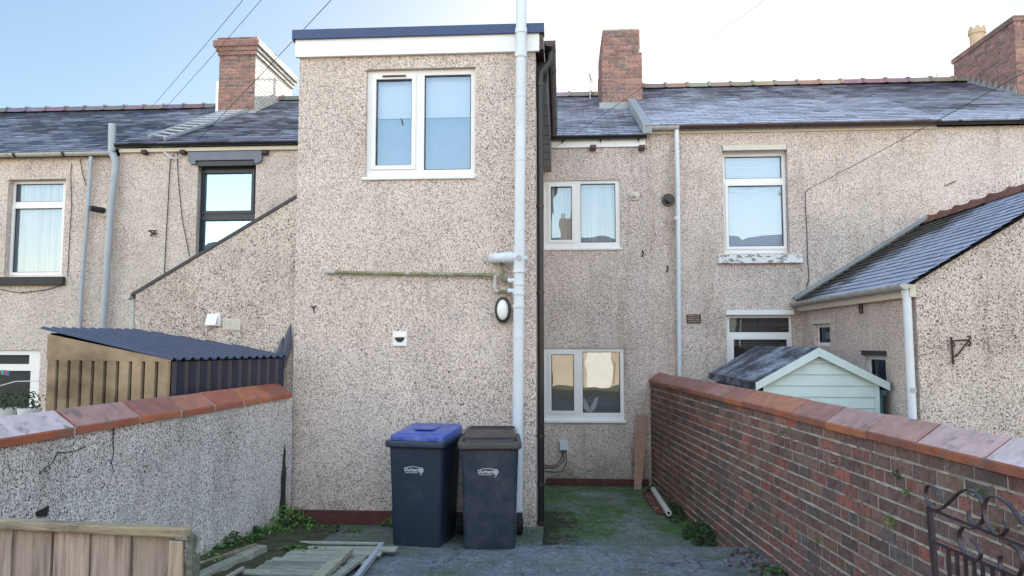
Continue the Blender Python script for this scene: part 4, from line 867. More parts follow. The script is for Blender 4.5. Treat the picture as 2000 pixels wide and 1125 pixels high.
# bronze front (along dv) with folded ribs
m=MB(); nb=10; wdt=Wd/nb
for i in range(nb):
    b0=i*wdt
    m.prism([S3(.0,b0+.026,-.3),S3(-.022,b0+.034,-.3),S3(-.022,b0+wdt-.012,-.3),S3(0,b0+wdt,-.3)],(0,0,z0+.3-.01))
m.build('front_cladding',M['bronze'],SH)
m=MB(); m.prism([S3(.012,0,-.3),S3(.012,Wd,-.3),S3(.02,Wd,-.3),S3(.02,0,-.3)],(0,0,z0+.29)); m.build('front_backing',M['inkline'],SH)
m=MB(); m.prism([S3(-.026,0,z0-.012),S3(-.026,Wd,z0-.012),S3(-.026,Wd,z1-.03),S3(-.026,0,z0+.005)],(0,.02,0)); m.build('front_fascia',M['bronze'],SH)
m=MB(); nb=11; wdt=dl/nb
for i in range(nb):
    a0=i*wdt; m.prism([S3(a0,.0,-.3),S3(a0+.03,-.018,-.3),S3(a0+.06,0,-.3),S3(a0+wdt,0,-.3),S3(a0+wdt,.01,-.3),S3(a0,.01,-.3)],(0,0,z0+.3-.012))
m.build('side_cladding',M['navydark'],SH)
m=MB(); m.prism([S3(0,Wd,-.3),S3(dl,Wd,-.3),S3(dl,Wd-.02,-.3),S3(0,Wd-.02,-.3)],(0,0,z1+.28)); m.prism([S3(dl,0,-.3),S3(dl,Wd,-.3),S3(dl-.02,Wd,-.3),S3(dl-.02,0,-.3)],(0,0,z0+.3)); m.build('back_cladding',M['navy'],SH)
m=MB(); nb=15; A=-.06; Bv=dl+.02; st_=(Bv-A)/nb
prof=[]
for i in range(nb):
    a0=A+i*st_; prof+=[(a0,0),(a0+.018,.022),(a0+.042,.022),(a0+.06,0)]
prof.append((Bv,0))
lo=[S3(a,-.05,zof(-.05)+h+.012) for a,h in prof]; hi=[S3(a,Wd+.06,zof(Wd+.06)+h+.012) for a,h in prof]; n=len(prof)
m.mesh(lo+hi,[(i,i+1,n+i+1,n+i) for i in range(n-1)]); ro=m.build('roof_sheet',M['navy'],SH)
so2=ro.modifiers.new('s','SOLIDIFY'); so2.thickness=.004
# dark sheets leaning between shed and extension
for i,(px0,py0,px1,py1,w_) in enumerate(((536,742,568,632,.10),(531,735,553,657,.07))):
    a=P(px0,py0,Y=7.86); b=P(px1,py1,Y=7.93); m=MB(); m.mesh([a+Vector((-w_*.5,0,0)),a+Vector((w_*.4,0,-.05)),b+Vector((.012,0,-.25)),b,b+Vector((-.03,0,-.05))]+[v+Vector((0,.02,0)) for v in(a+Vector((-w_*.5,0,0)),a+Vector((w_*.4,0,-.05)),b+Vector((.012,0,-.25)),b,b+Vector((-.03,0,-.05)))],[(0,1,2,3,4),(9,8,7,6,5),(0,5,6,1),(1,6,7,2),(2,7,8,3),(3,8,9,4),(4,9,5,0)])
    tag(m.build('roofing_offcut',M['navy']),['taller dark navy metal sheet offcut propped between shed and extension corner','shorter dark navy metal offcut propped against the shed beside the taller one'][i],'metal sheet','metal sheets by the shed')
# mint shed
MS=thing('garden_shed',P(1600,760,Y=8.6),'pale mint painted timber shed with frosted black felt roof','shed')
ys0,ys1=8.6,11.1
ap=P(1595,690,Y=ys0); el=P(1490,745,Y=ys0); er=P(1714,745,Y=ys0)
x0,x1,xm=el.x,er.x,ap.x; ze,zr=el.z,ap.z+.02
m=MB(); z=-.3; 
zs=[z0_ for z0_ in [ -.3+.125*i for i in range(30)]]
for z in zs:
    zt_=z+.123
    if z>zr: break
    def xl(zz): return x0 if zz<=ze else x0+(xm-x0)*(zz-ze)/(zr-ze)
    def xr(zz): return x1 if zz<=ze else x1-(x1-xm)*(zz-ze)/(zr-ze)
    zt_=min(zt_,zr-.005)
    m.mesh([(xl(z),ys0-.018,z),(xr(z),ys0-.018,z),(xr(zt_),ys0-.004,zt_),(xl(zt_),ys0-.004,zt_),(xl(z),ys0+.02,z),(xr(z),ys0+.02,z),(xr(zt_),ys0+.02,zt_),(xl(zt_),ys0+.02,zt_)],[(0,1,2,3),(0,4,5,1),(3,2,6,7),(0,3,7,4),(1,5,6,2)])
m.build('front_boards',M['mint'],MS)
m=MB(); m.box(x0-.005,x0+.045,ys0-.03,ys0-.0185,-.3,ze); m.box(x1-.045,x1+.005,ys0-.03,ys0-.0185,-.3,ze); m.build('corner_batten',M['mint'],MS)
m=MB(); m.box(x0,x0+.02,ys0+.021,ys1,-.3,ze); m.box(x0,x1,ys1-.02,ys1+.0,-.3,ze-.001); m.build('side_boards',M['darkgreen'],MS)
m=MB(); m.box(x1-.02,x1+.06,ys0+.021,ys1-.03,-.3,ze-.1); m.build('side_door',M['teal'],MS)
oh=.10; sl_=(zr-ze)/(xm-x0); sr_=(zr-ze)/(x1-xm)
for (s_,xe) in((-1,x0-oh),(1,x1+oh)):
    zz2=zr-(sl_*(xm-xe) if s_<0 else sr_*(xe-xm))
    m=MB(); m.prism([(xm,ys0-.06,zr+.05),(xe,ys0-.06,zz2+.05),(xe,ys0-.06,zz2+.01),(xm,ys0-.06,zr+.01)],(0,ys1-ys0+.12,0)); m.box(min(xe,xe+s_*.012),max(xe,xe+s_*.012),ys0-.058,ys1+.05,zz2-.04,zz2+.055); m.build('roof_panel',M['felt'],MS)
    m=MB(); m.prism([(xm+.0,ys0-.085,zr+.045),(xe,ys0-.085,zz2+.045),(xe,ys0-.085,zz2-.045),(xm,ys0-.085,zr-.055)],(0,.022,0)); m.build('bargeboard',M['mint'],MS,bevel=.003)
T=Matrix(((0,1,0,x0),(-1,0,0,0),(0,0,1,0),(0,0,0,1))); a=P(1430,752,X=x0); m=MB(T); m.box(-a.y-.16,-a.y+.16,-.012,-.001,a.z-.05,a.z+.05); m.build('name_plate',M['cream'],MS)

# ================================================================= BINS
def rrect(hw,hd,r,n=4):
    pts=[]
    for cx,cy,a0 in((hw-r,hd-r,0),(-hw+r,hd-r,90),(-hw+r,-hd+r,180),(hw-r,-hd+r,270)):
        for i in range(n+1): a=math.radians(a0+90*i/n); pts.append((cx+r*math.cos(a),cy+r*math.sin(a)))
    return pts
def loft(m,levels,cap0=True,cap1=True,col=None):
    n=len(levels[0]); vs=[p for l in levels for p in l]; fs=[(k*n+i,k*n+(i+1)%n,(k+1)*n+(i+1)%n,(k+1)*n+i) for k in range(len(levels)-1) for i in range(n)]
    if cap0: fs.append(tuple(range(n))[::-1])
    if cap1: fs.append(tuple(range((len(levels)-1)*n,len(levels)*n)))
    m.mesh(vs,fs,col)
def textmesh(body,size,bold=0):
    cu=bpy.data.curves.new('t','FONT'); cu.body=body; cu.size=size; cu.extrude=.0006; cu.offset=bold; cu.align_x='CENTER'; cu.align_y='CENTER'
    o=bpy.data.objects.new('t',cu); C.objects.link(o); bpy.context.view_layer.update(); dg=bpy.context.evaluated_depsgraph_get()
    me=bpy.data.meshes.new_from_object(o.evaluated_get(dg)); vs=[v.co.copy() for v in me.vertices]; fs=[tuple(p.vertices) for p in me.polygons]
    bpy.data.objects.remove(o); bpy.data.curves.remove(cu); bpy.data.meshes.remove(me); return vs,fs
def make_bin(loc,rz,label,blue):
    b=thing('wheelie_bin',loc,label,'bin','wheelie bins by the extension',rz)
    bm_=M['bin'] if blue else M['bin2']
    # depth axis +y = back; front face at y=0
    def lv(z,hw,yf,yb,r): return [(x,y+(yf+yb)/2,z) for x,y in rrect(hw,(yb-yf)/2,r)]
    m=MB(); loft(m,[lv(.0,.236,.06,.58,.05),lv(.02,.243,.055,.59,.05),lv(.5,.257,.040,.625,.05),lv(.90,.272,.02,.665,.05),lv(.94,.275,.02,.67,.05)]); m.build('body',bm_,b,smooth=True)
    m=MB(); loft(m,[lv(.935,.292,-.012,.70,.045),lv(.945,.30,-.022,.71,.045),lv(.985,.302,-.024,.71,.045),lv(.997,.296,-.018,.705,.045)]); 
    m.build('rim',bm_ if blue else M['rimbrown'],b,smooth=True)
    lm=M['bluelid'] if blue else M['black']
    m=MB()
    if blue:
        loft(m,[lv(.998,.272,.03,.70,.04),[(x,y,1.03+.05*(y/.7)) for x,y,_ in lv(0,.268,.035,.69,.04)],[(x,y,1.045+.055*(y/.7)) for x,y,_ in lv(0,.245,.06,.66,.04)]])
    else:
        loft(m,[lv(.998,.262,.05,.70,.08),[(x,y,1.015+.03*(y/.7)) for x,y,_ in lv(0,.258,.055,.70,.08)],[(x,y,1.030+.045*(y/.7)) for x,y,_ in lv(0,.235,.085,.66,.08)],[(x,y,1.012+.045*(y/.7)) for x,y,_ in lv(0,.205,.12,.62,.07)],[(x,y,1.02+.045*(y/.7)) for x,y,_ in lv(0,.12,.2,.55,.06)]])
    lid=m.build('lid',lm,b,smooth=True)
    m=MB()
    if blue:
        for x_,w_ in((-.18,.09),(.17,.09)): m.box(x_-w_/2,x_+w_/2,.0,.05,1.0,1.035)
        m.box(-.10,.10,.24,.50,1.075,1.09); m.box(-.22,.22,.10,.14,1.05,1.062)
        m.build('lid_rib',lm,lid,bevel=.005)
    m=MB(); m.tube([(-.20,.72,1.06),(.24,.72,1.06)],.014,10)
    for x_ in(-.2,0,.24): m.box(x_-.012,x_+.012,.66,.73,.99,1.07)
    m.build('handle',M['black'],b,smooth=True)
    m=MB()
    m.tube([(-.27,.64,.10),(.27,.64,.10)],.012,8); m.build('axle',M['rust'],b)
    for s_ in(-1,1):
        m=MB(); m.tube([(s_*.275,.64,.10),(s_*.33,.64,.10)],.105,24); wv_=m.build('wheel',M['rubber'],b,bevel=.008,smooth=False)
        m=MB(); m.tube([(s_*.330,.64,.10),(s_*.338,.64,.10)],.055,16); m.build('hub',M['bin2'],wv_)
    # printed badge: oval outline, council lettering and flower
    zc_=.715; sl2=(.045-.02)/(.5-.90)
    def onf(x,z,o=.0): return (x,.045+(z-.5)*sl2-.002-o,z)
    m=MB(); n=40; cx=-.02
    A=[onf(cx+.098*math.cos(2*math.pi*i/n),zc_+.041*math.sin(2*math.pi*i/n)) for i in range(n)]; B=[onf(cx+.092*math.cos(2*math.pi*i/n),zc_+.036*math.sin(2*math.pi*i/n)) for i in range(n)]
    m.mesh(A+B,[(i,(i+1)%n,n+(i+1)%n,n+i) for i in range(n)])
    for txt,size,bold,dx,dz in(('Durham',.044,.0006,-.018,.008),('County Council',.019,.0002,-.022,-.017)):
        vs,fs=textmesh(txt,size,bold); m.mesh([onf(cx+v.x+dx,zc_+v.y+dz,v.z+.0008) for v in vs],fs)
    # flower: petals round a centre
    for k in range(6):
        a=k*math.pi/3; px_,pz_=cx+.078+.018*math.cos(a),zc_+.006+.018*math.sin(a); rp=.0105
        m.mesh([onf(px_+rp*math.cos(2*math.pi*i/10),pz_+rp*math.sin(2*math.pi*i/10),.001) for i in range(10)],[tuple(range(10))])
        rq=.0055; m.mesh([onf(px_+rq*math.cos(2*math.pi*i/10),pz_+rq*math.sin(2*math.pi*i/10),.0016) for i in range(10)],[tuple(range(10))]); m.c[-1]=(0,0,0)
    m.mesh([onf(cx+.078+.006*math.cos(2*math.pi*i/10),zc_+.006+.006*math.sin(2*math.pi*i/10),.0018) for i in range(10)],[tuple(range(10))])
    for k,(dx,dz) in enumerate(((.004,-.03),(-.004,-.036))): m.box(cx+.078+dx-.003,cx+.078+dx+.003,onf(0,zc_+dz)[1]-.001,onf(0,zc_+dz)[1],zc_+dz-.004,zc_+dz+.012)
    for i,c_ in enumerate(m.c): m.m[i]=1 if c_==(0,0,0) else 0
    m.build('badge',[M['logo'],bm_],b)
    return b
b1=P(822,1064,Z=0); b2=P(955,1072,Z=0)
make_bin((-1.40,7.055,0),math.radians(-9),'black wheelie bin with a bright blue lid, left one of the pair',True)
make_bin((-.675,7.0,0),math.radians(5),'black wheelie bin with dark lid and dusty brown rim, beside the white pipe',False)

# ================================================================= WOODEN GATE, FRAME, PLANKS
G0=P(-160,1005,Z=1.42); G1=P(372,1029,Z=1.42); gd=(G1-G0); gl_=gd.length; gx=gd.normalized()
WG=thing('wooden_gate',(G1.x,G1.y,0),'weathered boarded timber gate with lichened top rail, standing open in the near left corner','gate')
T=framed((G0.x,G0.y,0),(gx.x,gx.y,0)); random.seed(21)
x=gl_-.055-.128*8
bx=[]
while x<gl_-.10: bx.append(x); x+=.128
for x in bx:
    c=random.uniform(.75,1.15); wdt=.124; m=MB(T); z=1.385
    m.obox((x+wdt/2,.012+random.uniform(-.003,.003),.70),(wdt/2-.002,random.uniform(-.002,.002),0),(0,.010,0),(random.uniform(-.002,.002),0,.69),(c,c*.97,c*.95)); m.build('board',M['gatewood'],WG,bevel=.003)
m=MB(T); m.box(0,gl_,-.022,.014,1.392,1.420,(1,1,1)); m.build('top_rail',M['railwood'],WG,bevel=.006)
m=MB(T); m.box(gl_-.055,gl_-.012,-.018,.001,.02,1.384,(1.05,1,.9)); m.build('edge_batten',M['gatewood'],WG,bevel=.004)
m=MB(T); m.box(gl_-.004,gl_+.014,-.01,.03,.02,1.40,(.45,.5,.5)); m.build('end_strip',M['palewood'],WG)
# timber lying on the paving
def beamt(name,p,q_,z,wd,th,mat,label,cat,group=None,z2=None,col=(1,1,1)):
    a=P(*p,Z=z); b=P(*q_,Z=z2 if z2 is not None else z); m=MB(); m.beam(a,b,wd,th,col=col); o=m.build(name,M[mat],bevel=.006); return tag(o,label,cat,group)
PN=thing('fence_panel',P(560,1110,Z=.05),'grey decaying slatted fence panel lying flat on the paving by the bins','fence panel')
random.seed(5)
for i in range(7):
    yy=6.80-i*.122; z=.05; xl_=-2.35-.05*i+random.uniform(-.05,.05); xr_=-1.52-.07*i+random.uniform(-.1,.06); c=random.uniform(.75,1.2)
    m=MB(); m.obox(((xl_+xr_)/2,yy,z+random.uniform(-.004,.006)),((xr_-xl_)/2,random.uniform(-.01,.01),random.uniform(-.004,.004)),(0,.052,.003),(0,0,.009),(c,c,c)); m.build('slat',M['palewood'],PN,bevel=.003)
a=P(600,1150,Z=.10);b=P(680,1074,Z=.10); m=MB(); m.beam(a,b,.10,.05,col=(1.1,1.1,1)); m.build('cross_bar',M['palewood'],PN,bevel=.006)
beamt('timber_post',(380,1135),(512,1073),.10,.10,.08,'palewood','thick lichened timber post lying across the soil beside the gate','timber','loose timber on the paving')
beamt('timber_plank',(365,1118),(500,1072),.11,.025,.10,'palewood','thin old plank on edge behind the thick post','timber','loose timber on the paving',col=(.8,.7,.6))
beamt('timber_plank',(440,1130),(475,1110),.10,.03,.03,'palewood','short pale broken stick at the bottom of the lying slats','timber','loose timber on the paving',col=(1.3,1.3,1.3))
beamt('timber_plank',(645,1135),(708,1088),.06,.08,.03,'palewood','short plank poking out right of the lying panel','timber','loose timber on the paving')
beamt('edging_bar',(692,1135),(746,1064),.045,.045,.05,'pipe_blue','grey metal edging bar leading from the near edge to the bins','edging bar')
beamt('timber_batten',(552,1059),(742,1062),.02,.035,.025,'palewood','long pale batten on the ground in front of the extension plinth','timber','loose timber on the paving',col=(1.25,1.3,1.35))
# planks by the back wall
a=P(1258,808,Y=YW-.05); b=P(1243,955,Y=YW-.30)
b=P(1247,957,Z=LOW+.01); a=Vector((b.x+.09,YW-.06,P(1258,810,Y=YW-.06).z))
m=MB(); m.prism([a+Vector((-.08,0,0)),a+Vector((.09,0,-.01)),a.lerp(b,.35)+Vector((.085,0,0)),b+Vector((.04,0,0)),b+Vector((-.065,0,0)),a.lerp(b,.62)+Vector((-.075,0,0)),a.lerp(b,.3)+Vector((-.10,0,0))],(0,.022,0),(1,1,1))
tag(m.build('leaning_plank',M['plank'],bevel=.003),'tall pinkish cut plank leaning on the house wall by the brick wall','plank')
m=MB(); a2=a+Vector((-.09,.03,-.55)); b2_=b+Vector((-.06,.22,.0)); m.prism([a2+Vector((-.03,0,0)),a2+Vector((.10,0,.02)),b2_+Vector((.10,0,.35)),b2_+Vector((-.02,0,.36))],(0,.018,0),(.85,.8,.8)); 
tag(m.build('leaning_plank',M['plank'],bevel=.003),'shorter plank tucked behind the tall leaning plank','plank')
a=P(1268,962,Z=LOW+.02); b=P(1294,1002,Z=LOW+.02); m=MB(); m.beam(a,b,.20,.025,col=(.35,.25,.22)); tag(m.build('dark_board',M['plank'],bevel=.003),'flat dark brown board on the lower yard floor beside the white roll','board')
a=P(1276,956,Z=LOW+.07); b=P(1306,1002,Z=LOW+.07); m=MB(); m.tube([a,b],.04,16); rl=m.build('plastic_roll',M['white2'],smooth=True); tag(rl,'white plastic tube lying on the lower yard at the foot of the brick wall','tube')
m=MB(); e=(b-a).normalized(); m.tube([b-e*.005,b+e*.003],.018,12); m.build('tube_bore',M['black'],rl)

# ================================================================= IRON GATE
g0=P(1811,990,Z=1.30); g1=P(2000,1066,Z=1.30)
IG=thing('iron_gate',(g0.x,g0.y,0),'dark wrought iron gate with scrolled top, open against the brick wall','gate')
gn=(g1-g0).cross(Vector((0,0,1))).normalized()
def GP(x,y):
    px,py=1600+x/3.31,785+y/3.31; d=CR@Vector(((px-1000)/F,-(py-562.5)/F,-1)); t=(g0-EYE).dot(gn)/d.dot(gn); return EYE+d*t
def smooth(pts,n=5):
    out=[]; p=[pts[0]]+pts+[pts[-1]]
    for i in range(1,len(p)-2):
        for k in range(n):
            t=k/n; out.append(tuple(.5*((2*p[i][j])+(-p[i-1][j]+p[i+1][j])*t+(2*p[i-1][j]-5*p[i][j]+4*p[i+1][j]-p[i+2][j])*t*t+(-p[i-1][j]+3*p[i][j]-3*p[i+1][j]+p[i+2][j])*t**3) for j in(0,1)))
    return out+[pts[-1]]
def flatbar(pts,wd=.018,th=.005):
    m=MB(); W=[GP(*p) for p in pts]; n=len(W); vs=[]
    for i,p in enumerate(W):
        t=(W[min(i+1,n-1)]-W[max(i-1,0)]).normalized(); o=t.cross(gn).normalized()*th/2; k=gn*wd*.4
        vs+=[p-o-k,p+o-k,p+o+k,p-o+k]
    m.mesh(vs,[(i*4+j,i*4+(j+1)%4,i*4+4+(j+1)%4,i*4+4+j) for i in range(n-1) for j in range(4)]+[(0,1,2,3),tuple(range(4*n-4,4*n))]); return m
SC=[[(770,610),(755,570),(725,540),(700,545),(690,590),(705,650),(740,688),(790,690),(850,640),(905,588),(955,567),(1005,583),(1048,640),(1065,720),(1045,785),(1005,800),(975,765),(965,705)],
 [(1190,770),(1215,815),(1180,858),(1125,842),(1085,775),(1068,690),(1085,625),(1135,610),(1200,640),(1262,705),(1324,785),(1420,880),(1500,900),(1560,860),(1560,800)],
 [(985,890),(1025,930),(1045,985),(1020,1028),(965,1010),(920,935),(905,860),(935,808),(985,822),(1040,800)],
 [(1235,920),(1285,960),(1315,1040),(1300,1110),(1250,1150),(1200,1120),(1172,1050),(1172,1000),(1200,995)],
 [(1400,1000),(1460,1060),(1480,1150),(1440,1200),(1390,1150),(1370,1080)]]
for s_ in SC: flatbar(smooth(s_)).build('scroll',M['iron'],IG)
flatbar([(700,683),(1324,932),(1700,1084)],.012,.012).build('rail',M['iron'],IG)
flatbar([(735,900),(1060,1038),(1324,1150),(1700,1310)],.012,.012).build('rail',M['iron'],IG)
flatbar([(712,685),(755,1150),(790,1600)],.02,.024).build('stile',M['iron'],IG)
for x,y in((835,945),(890,970),(945,990),(1000,1015),(1055,1040),(1120,1065),(1190,1095),(1260,1125),(1340,1158)):
    flatbar([(x,y),(x+24,y+500)],.012,.012).build('bar',M['iron'],IG)

# ================================================================= WEEDS
def weed(loc,r,h,n,label,seed,cols=((.045,.10,.02),(.07,.15,.03),(.03,.07,.015)),ls=.022,grp='weeds along the walls',cat='weed',stretch=(1,1),vert=None):
    random.seed(seed); m=MB(); lx_,ly_,lz=loc
    for i in range(n):
        a=random.uniform(0,2*math.pi); rr_=math.sqrt(random.random()); th=random.random()
        p=Vector((lx_+math.cos(a)*rr_*r*stretch[0],ly_+math.sin(a)*rr_*r*stretch[1],lz+h*(1-rr_**2)*th+.005))
        if nz(p.x*9,p.y*9,1,seed)<-.18: continue
        s=ls*random.uniform(.5,1.25); u=Vector((random.uniform(-1,1),random.uniform(-1,1),random.uniform(-.4,.6))).normalized(); v=u.cross(Vector((random.uniform(-.5,.5),random.uniform(-.8,.2),1))).normalized()
        c=random.choice(cols); k=random.uniform(.6,1.4); c=tuple(x*k for x in c)
        m.face([p-u*s,p-u*s*.3+v*s*.55,p+u*s*.6+v*s*.4,p+u*s,p+u*s*.5-v*s*.45,p-u*s*.3-v*s*.5],c)
        if i%6==0:
            hh_=random.uniform(.02,.09); dx_=random.uniform(-.03,.03); m.face([(p.x-.003,p.y,lz-.01),(p.x+.003,p.y,lz-.01),(p.x+dx_,p.y-.01,lz+hh_)],(.09,.12,.04))
        if i%9==0: m.tube([(p.x+random.uniform(-.02,.02),p.y,lz-.02),p],.0018,4,col=(.06,.08,.03),cap=False)
    return tag(m.build('weed_clump',M['leaf']),label,cat,grp)
def wp_(px,py,z=0): p=P(px,py,Z=z); return (p.x,p.y,z)
BR=((.10,.22,.035),(.14,.28,.05),(.05,.12,.02))
weed(wp_(535,1030,.03),.42,.24,2600,'bright green leafy clump in the corner of the left wall and extension',1,BR,.02,stretch=(1,1.1))
weed(wp_(520,1050,.01),.30,.11,1000,'low bright green weed spreading in front of the corner clump',2,BR,.018)
weed(wp_(455,1062,.10),.40,.14,1700,'dark green weeds at the foot of the speckled wall, behind the lying timber',3,stretch=(.5,1.5))
weed(wp_(395,1100,.10),.24,.10,500,'small green tuft between the timber gate and the thick lying post',4,BR,.016)
weed((-1.78,YE-.10,.0),.12,.09,200,'small green weed at the red plinth beside the blue-lidded bin',5,BR,.015,stretch=(1.3,.6))
weed(wp_(575,1078,.03),.20,.05,420,'flat dark weeds growing between the lying slats and the pale batten',14,stretch=(1.6,.7))
weed(wp_(640,1035,.0),.22,.03,260,'thin film of low green growth on the paving before the red plinth',15,stretch=(1.8,.6))
weed((-1.12,YE-.14,.0),.10,.05,90,'tiny weed on the paving behind the two bins',6)
def rwp(px,y,z,o=-.09): return (rwx(y)+o,y,z)
weed(rwp(0,9.75,LOW),.28,.20,600,'dark ivy-like weeds at the brick wall foot beyond the step',7,((.03,.07,.018),(.05,.10,.025),(.02,.045,.012)),.02,stretch=(.45,1.9))
weed(rwp(0,8.65,LOW),.22,.25,700,'bushy dark green weeds by the brick wall just below the step',8,((.03,.07,.018),(.05,.11,.025),(.02,.045,.012)),.022,stretch=(.8,1.9))
weed(rwp(0,11.1,LOW),.16,.14,220,'small weed beside the white tube at the far end of the brick wall',9,stretch=(.5,1.6))
weed(rwp(0,6.5,0,-.06),.10,.05,120,'scrappy weed on the debris strip at the near foot of the brick wall',10)
weed(rwp(0,5.6,0,-.05),.12,.10,220,'green tuft at the bottom edge below the brick wall',12,BR,.014)
# ferns growing out of the brick wall
def wallplant(px,py,s,label,seed,cols=BR):
    n3=T_R.to_3x3()@Vector((0,-1,0)); p0=T_R.translation; d=CR@Vector(((px-1000)/F,-(py-562.5)/F,-1)); t=(p0-EYE).dot(n3)/d.dot(n3); c0=EYE+d*t
    random.seed(seed); m=MB()
    for i in range(int(90*s/.05)):
        v=Vector((random.gauss(0,.4),random.gauss(0,.4),random.gauss(-.1,.55)))*s; p=c0+v*.8+n3*(.01+abs(random.gauss(0,.35))*s*.6)
        ss=random.uniform(.004,.008)*(1+s*4); u=Vector((random.uniform(-1,1),random.uniform(-1,1),random.uniform(-.6,.6))).normalized(); w_=u.cross(n3+Vector((random.uniform(-.5,.5),)*3)).normalized(); c=random.choice(cols); k=random.uniform(.7,1.6)
        m.face([p-u*ss,p+w_*ss*.7,p+u*ss,p-w_*ss*.7],tuple(x*k for x in c))
    tag(m.build('wall_plant',M['leaf']),label,'plant','small plants rooted in the brick wall')
_L=framed((RWE.x+.03,RWE.y,0),(-rwd.x,-rwd.y,0)); T_R=framed((RW0.x+.03,RW0.y,0),(rwd.x,rwd.y,0))
if (T_R.to_3x3()@Vector((0,-1,0))).x>0: T_R=_L
wallplant(1744,1015,.05,'bright green fern tuft rooted in the brick wall left of the iron gate',31,((.16,.28,.05),(.22,.34,.08)))
wallplant(1519,1008,.03,'small pale plant low on the middle of the brick wall',32)
wallplant(1599,1060,.03,'lower small plant in the brick wall near its foot',33)
wallplant(1774,962,.03,'tiny plant in the joint just above the bright fern tuft',34)
wallplant(1755,925,.05,'mossy straggle of growth hanging under the terracotta coping',35,((.06,.09,.03),(.10,.11,.05)))
wallplant(1920,965,.035,'small plant in the brickwork seen through the gate scrolls',36)
wallplant(1950,1035,.03,'plant in the brickwork seen between the lower gate scrolls',37)
wallplant(1530,835+10,.012,'speck of green near the top of the brick wall mid-length',38)
# grit and fallen bits
random.seed(44); m=MB()
for i in range(900):
    if i<520: x,y,z=random.uniform(-.1,1.5),random.uniform(7.6,11.5),LOW+.006; 
    else: x,y,z=random.uniform(-2.2,1.8),random.uniform(5.6,7.2) if i<820 else random.uniform(7.3,7.9),.008
    if z<0 and x>rwx(y)-.05: continue
    if z>0 and y>7.25 and x>-.25: continue
    s=random.uniform(.003,.009); a=random.uniform(0,6.28); c=random.choice(((.35,.34,.30),(.25,.22,.17),(.45,.45,.42),(.16,.12,.08)))
    m.obox((x,y,z),(s*math.cos(a),s*math.sin(a),0),(-s*.6*math.sin(a),s*.6*math.cos(a),.001),(0,0,.002),c)
tag(m.build('grit',M['ridge']),'scattered pale grit and leaf bits on the paving','grit',kind='stuff')
random.seed(45); m=MB()
for i in range(260):
    y=random.uniform(5.2,7.2); x=rwx(y)-abs(random.gauss(0,.13))-.02; s=random.uniform(.006,.02); a=random.uniform(0,6.28); c=random.choice(((.10,.08,.06),(.16,.14,.11),(.07,.06,.04),(.22,.2,.17),(.12,.06,.05)))
    m.obox((x,y,.006+s*.3),(s*math.cos(a),s*math.sin(a),.2*s),(-s*.6*math.sin(a),s*.6*math.cos(a),0),(0,0,s*.4),c)
tag(m.build('rubble',M['ridge']),'crumbled mortar and dead leaves along the near foot of the brick wall','rubble',kind='stuff')

# ---- next door bits at the far left
m=MB(); q0=P(-5,744,Y=9.0); q1=P(76,726,Y=7.3); q0=P(-30,772,Y=8.4)
m.tube([P(-30,762,Y=9),P(30,745,Y=8.2),P(76,744,Y=7.2)],.006,6); tag(m.build('washing_line',M['pipe']),'pale washing line running to the bronze shed','washing line')
for i,(px,col,nm) in enumerate(((4,(.10,.45,.35),'green'),(10,(.55,.10,.16),'red'),(15,(.08,.2,.5),'blue'))):
    p=P(px,727+i,Y=9.0); m=MB(); m.prism([p+Vector((-.018,0,.03)),p+Vector((.018,0,.03)),p+Vector((.015,0,-.03)),p+Vector((-.015,0,-.03))],(0,.01,0),col); tag(m.build('garden_flag',M['ridge']),f'small {nm} flag on the string at the left edge','flag','string of small coloured flags')
m=MB(); m.tube([P(-20,722,Y=9.01),P(22,723,Y=9.01)],.004,5); tag(m.build('flag_string',M['pipe']),'thin string holding the small coloured flags','string')
for i,px in enumerate((8,58)):
    p=P(px,800,Y=8.6); m=MB(); m.tube([p+Vector((0,0,-.35)),p+Vector((0,0,.0)),p+Vector((0,0,.02))],[.09,.13,.13],18); tp=thing('potted_plant',(p.x,p.y,p.z-.35),['white pot with plant at the very left edge behind the wall','white pot with plant close to the bronze shed'][i],'plant pot','white pots next door'); m.build('pot',M['white2'],tp,smooth=True)
    random.seed(60+i); m=MB()
    for k in range(160):
        v=Vector((random.gauss(0,.07),random.gauss(0,.07),abs(random.gauss(.08,.08)))); s=.02; u=Vector((random.uniform(-1,1),random.uniform(-1,1),random.uniform(-1,1))).normalized(); w_=u.orthogonal().normalized(); m.face([p+v-u*s,p+v+w_*s*.6,p+v+u*s,p+v-w_*s*.6],(.03,.06,.02))
    m.build('foliage',M['leaf'],tp)

# ---- overhead cables from a pole behind the camera
POLE=Vector((8.9,-5.5,7.75))
UP=thing('utility_pole',(POLE.x,POLE.y,-.3),'wooden utility pole in the back lane','pole')
m=MB(); m.tube([(POLE.x,POLE.y,-.3),(POLE.x,POLE.y,POLE.z+.2)],[.16,.11],14); m.build('shaft',M['railwood'],UP,smooth=True)
m=MB(); m.beam(POLE+Vector((-.4,0,0)),POLE+Vector((.4,0,0)),.08,.08); m.build('cross_arm',M['railwood'],UP)
def ocable(a,label,sag=.35,r=.0042,b=None,off=0):
    b=(b or POLE)+Vector((off,0,0)); m=MB(); m.tube([a.lerp(b,t/24)-Vector((0,0,sag*4*(t/24)*(1-t/24))) for t in range(25)],r,5); tag(m.build('overhead_cable',M['wire']),label,'cable','overhead cables')
ocable(P(285,222,Y=YW+3.2),'leftmost overhead cable, passing in front of the left chimney top',.3)
ocable(P(322,212,Y=YW+3.4),'overhead cable just right of the leftmost one, touching the left chimney corner',.3,off=.12)
ocable(P(385,275,Y=YW-.1),'overhead cable crossing the sky behind the left part of the tall extension roof',.25,off=.2)
ocable(P(1066,300,Y=YW-.05),'overhead cable ending under the white fascia right of the extension',.3,r=.003,off=.3)
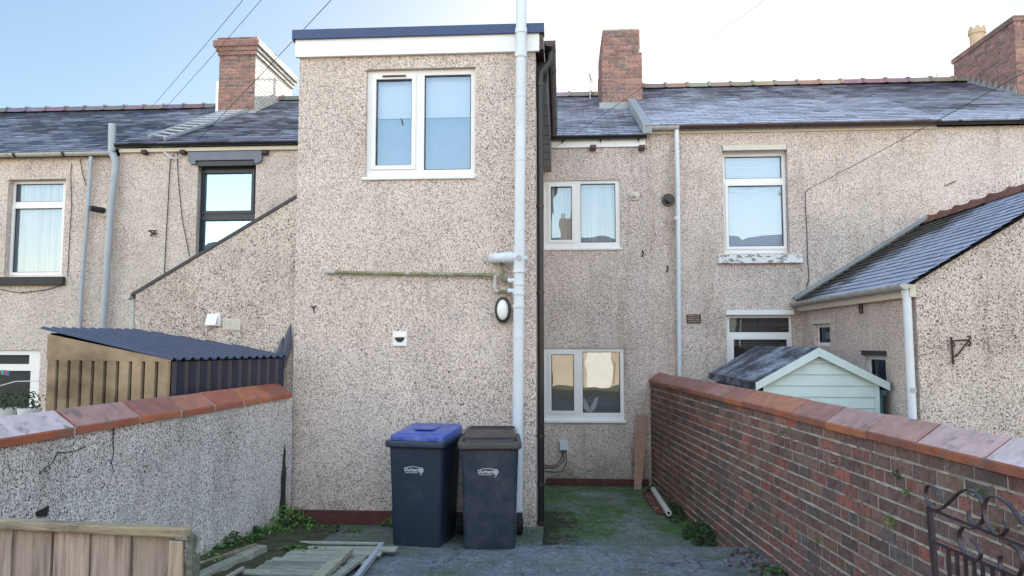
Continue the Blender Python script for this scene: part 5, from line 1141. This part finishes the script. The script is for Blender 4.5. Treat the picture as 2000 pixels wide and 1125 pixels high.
ocable(P(1578,370,Y=YW-.02),'overhead cable reaching the wall beside the blind-covered upper window',.3,off=.4)

# ---- buildings across the lane (mirrored in the window panes)
BH=thing('rendered_house',(0,-10,0),'cream rendered house across the lane, seen mirrored in the lower window','house')
dr=(-2.2,-1.2,0.0,2.05); wn2=[(x,x+1.1,1.0,2.1) for x in(-14,-9,-5.5,1.2,6,10)]+[(x,x+1.0,3.2,4.3) for x in(-14,-9,-5,1.2,6,10)]
T=Matrix(((-1,0,0,0),(0,-1,0,-9.6),(0,0,1,0),(0,0,0,1)))
m=MB(T); m.plate(-18,18,-.3,4.9,0,.25,[dr]+wn2); m.build('wall',M['cream_render'],BH)
for wv_ in wn2:
    m=MB(T); m.plate(wv_[0],wv_[1],wv_[2],wv_[3],.08,.12,[(wv_[0]+.06,wv_[1]-.06,wv_[2]+.06,wv_[3]-.06)]); f_=m.build('window',M['white'],BH)
    m=MB(T); m.face([(wv_[0]+.05,.11,wv_[2]+.05),(wv_[1]-.05,.11,wv_[2]+.05),(wv_[1]-.05,.11,wv_[3]-.05),(wv_[0]+.05,.11,wv_[3]-.05)]); m.build('pane',M['black'],f_)
m=MB(T); m.plate(dr[0],dr[1],0,2.05,.06,.1,[]); 
for i in range(7): m.box(dr[0]+.04+i*.135,dr[0]+.15+i*.135,.045,.059,.03,2.0)
m.build('door',M['white2'],BH)
m=MB(); m.prism([(-18.3,-9.3,4.85),(18.3,-9.3,4.85),(18.3,-13.3,7.1),(-18.3,-13.3,7.1)],(0,0,.08),(.09,.09,.11)); m.prism([(-18.3,-13.3,7.1),(18.3,-13.3,7.1),(18.3,-17,4.9),(-18.3,-17,4.9)],(0,0,.08),(.09,.09,.11)); m.build('roof',M['slate'],BH)
for cx in(-8,.4,7):
    k=MB(); k.box(cx-.4,cx+.4,-13.6,-12.9,6.8,8.0,(.3,.2,.12)); st=k.build('chimney',M['ridge'],BH)
    for d in(-.2,.2): crownpot(st,cx+d,-13.25,8.0,.12,.45)
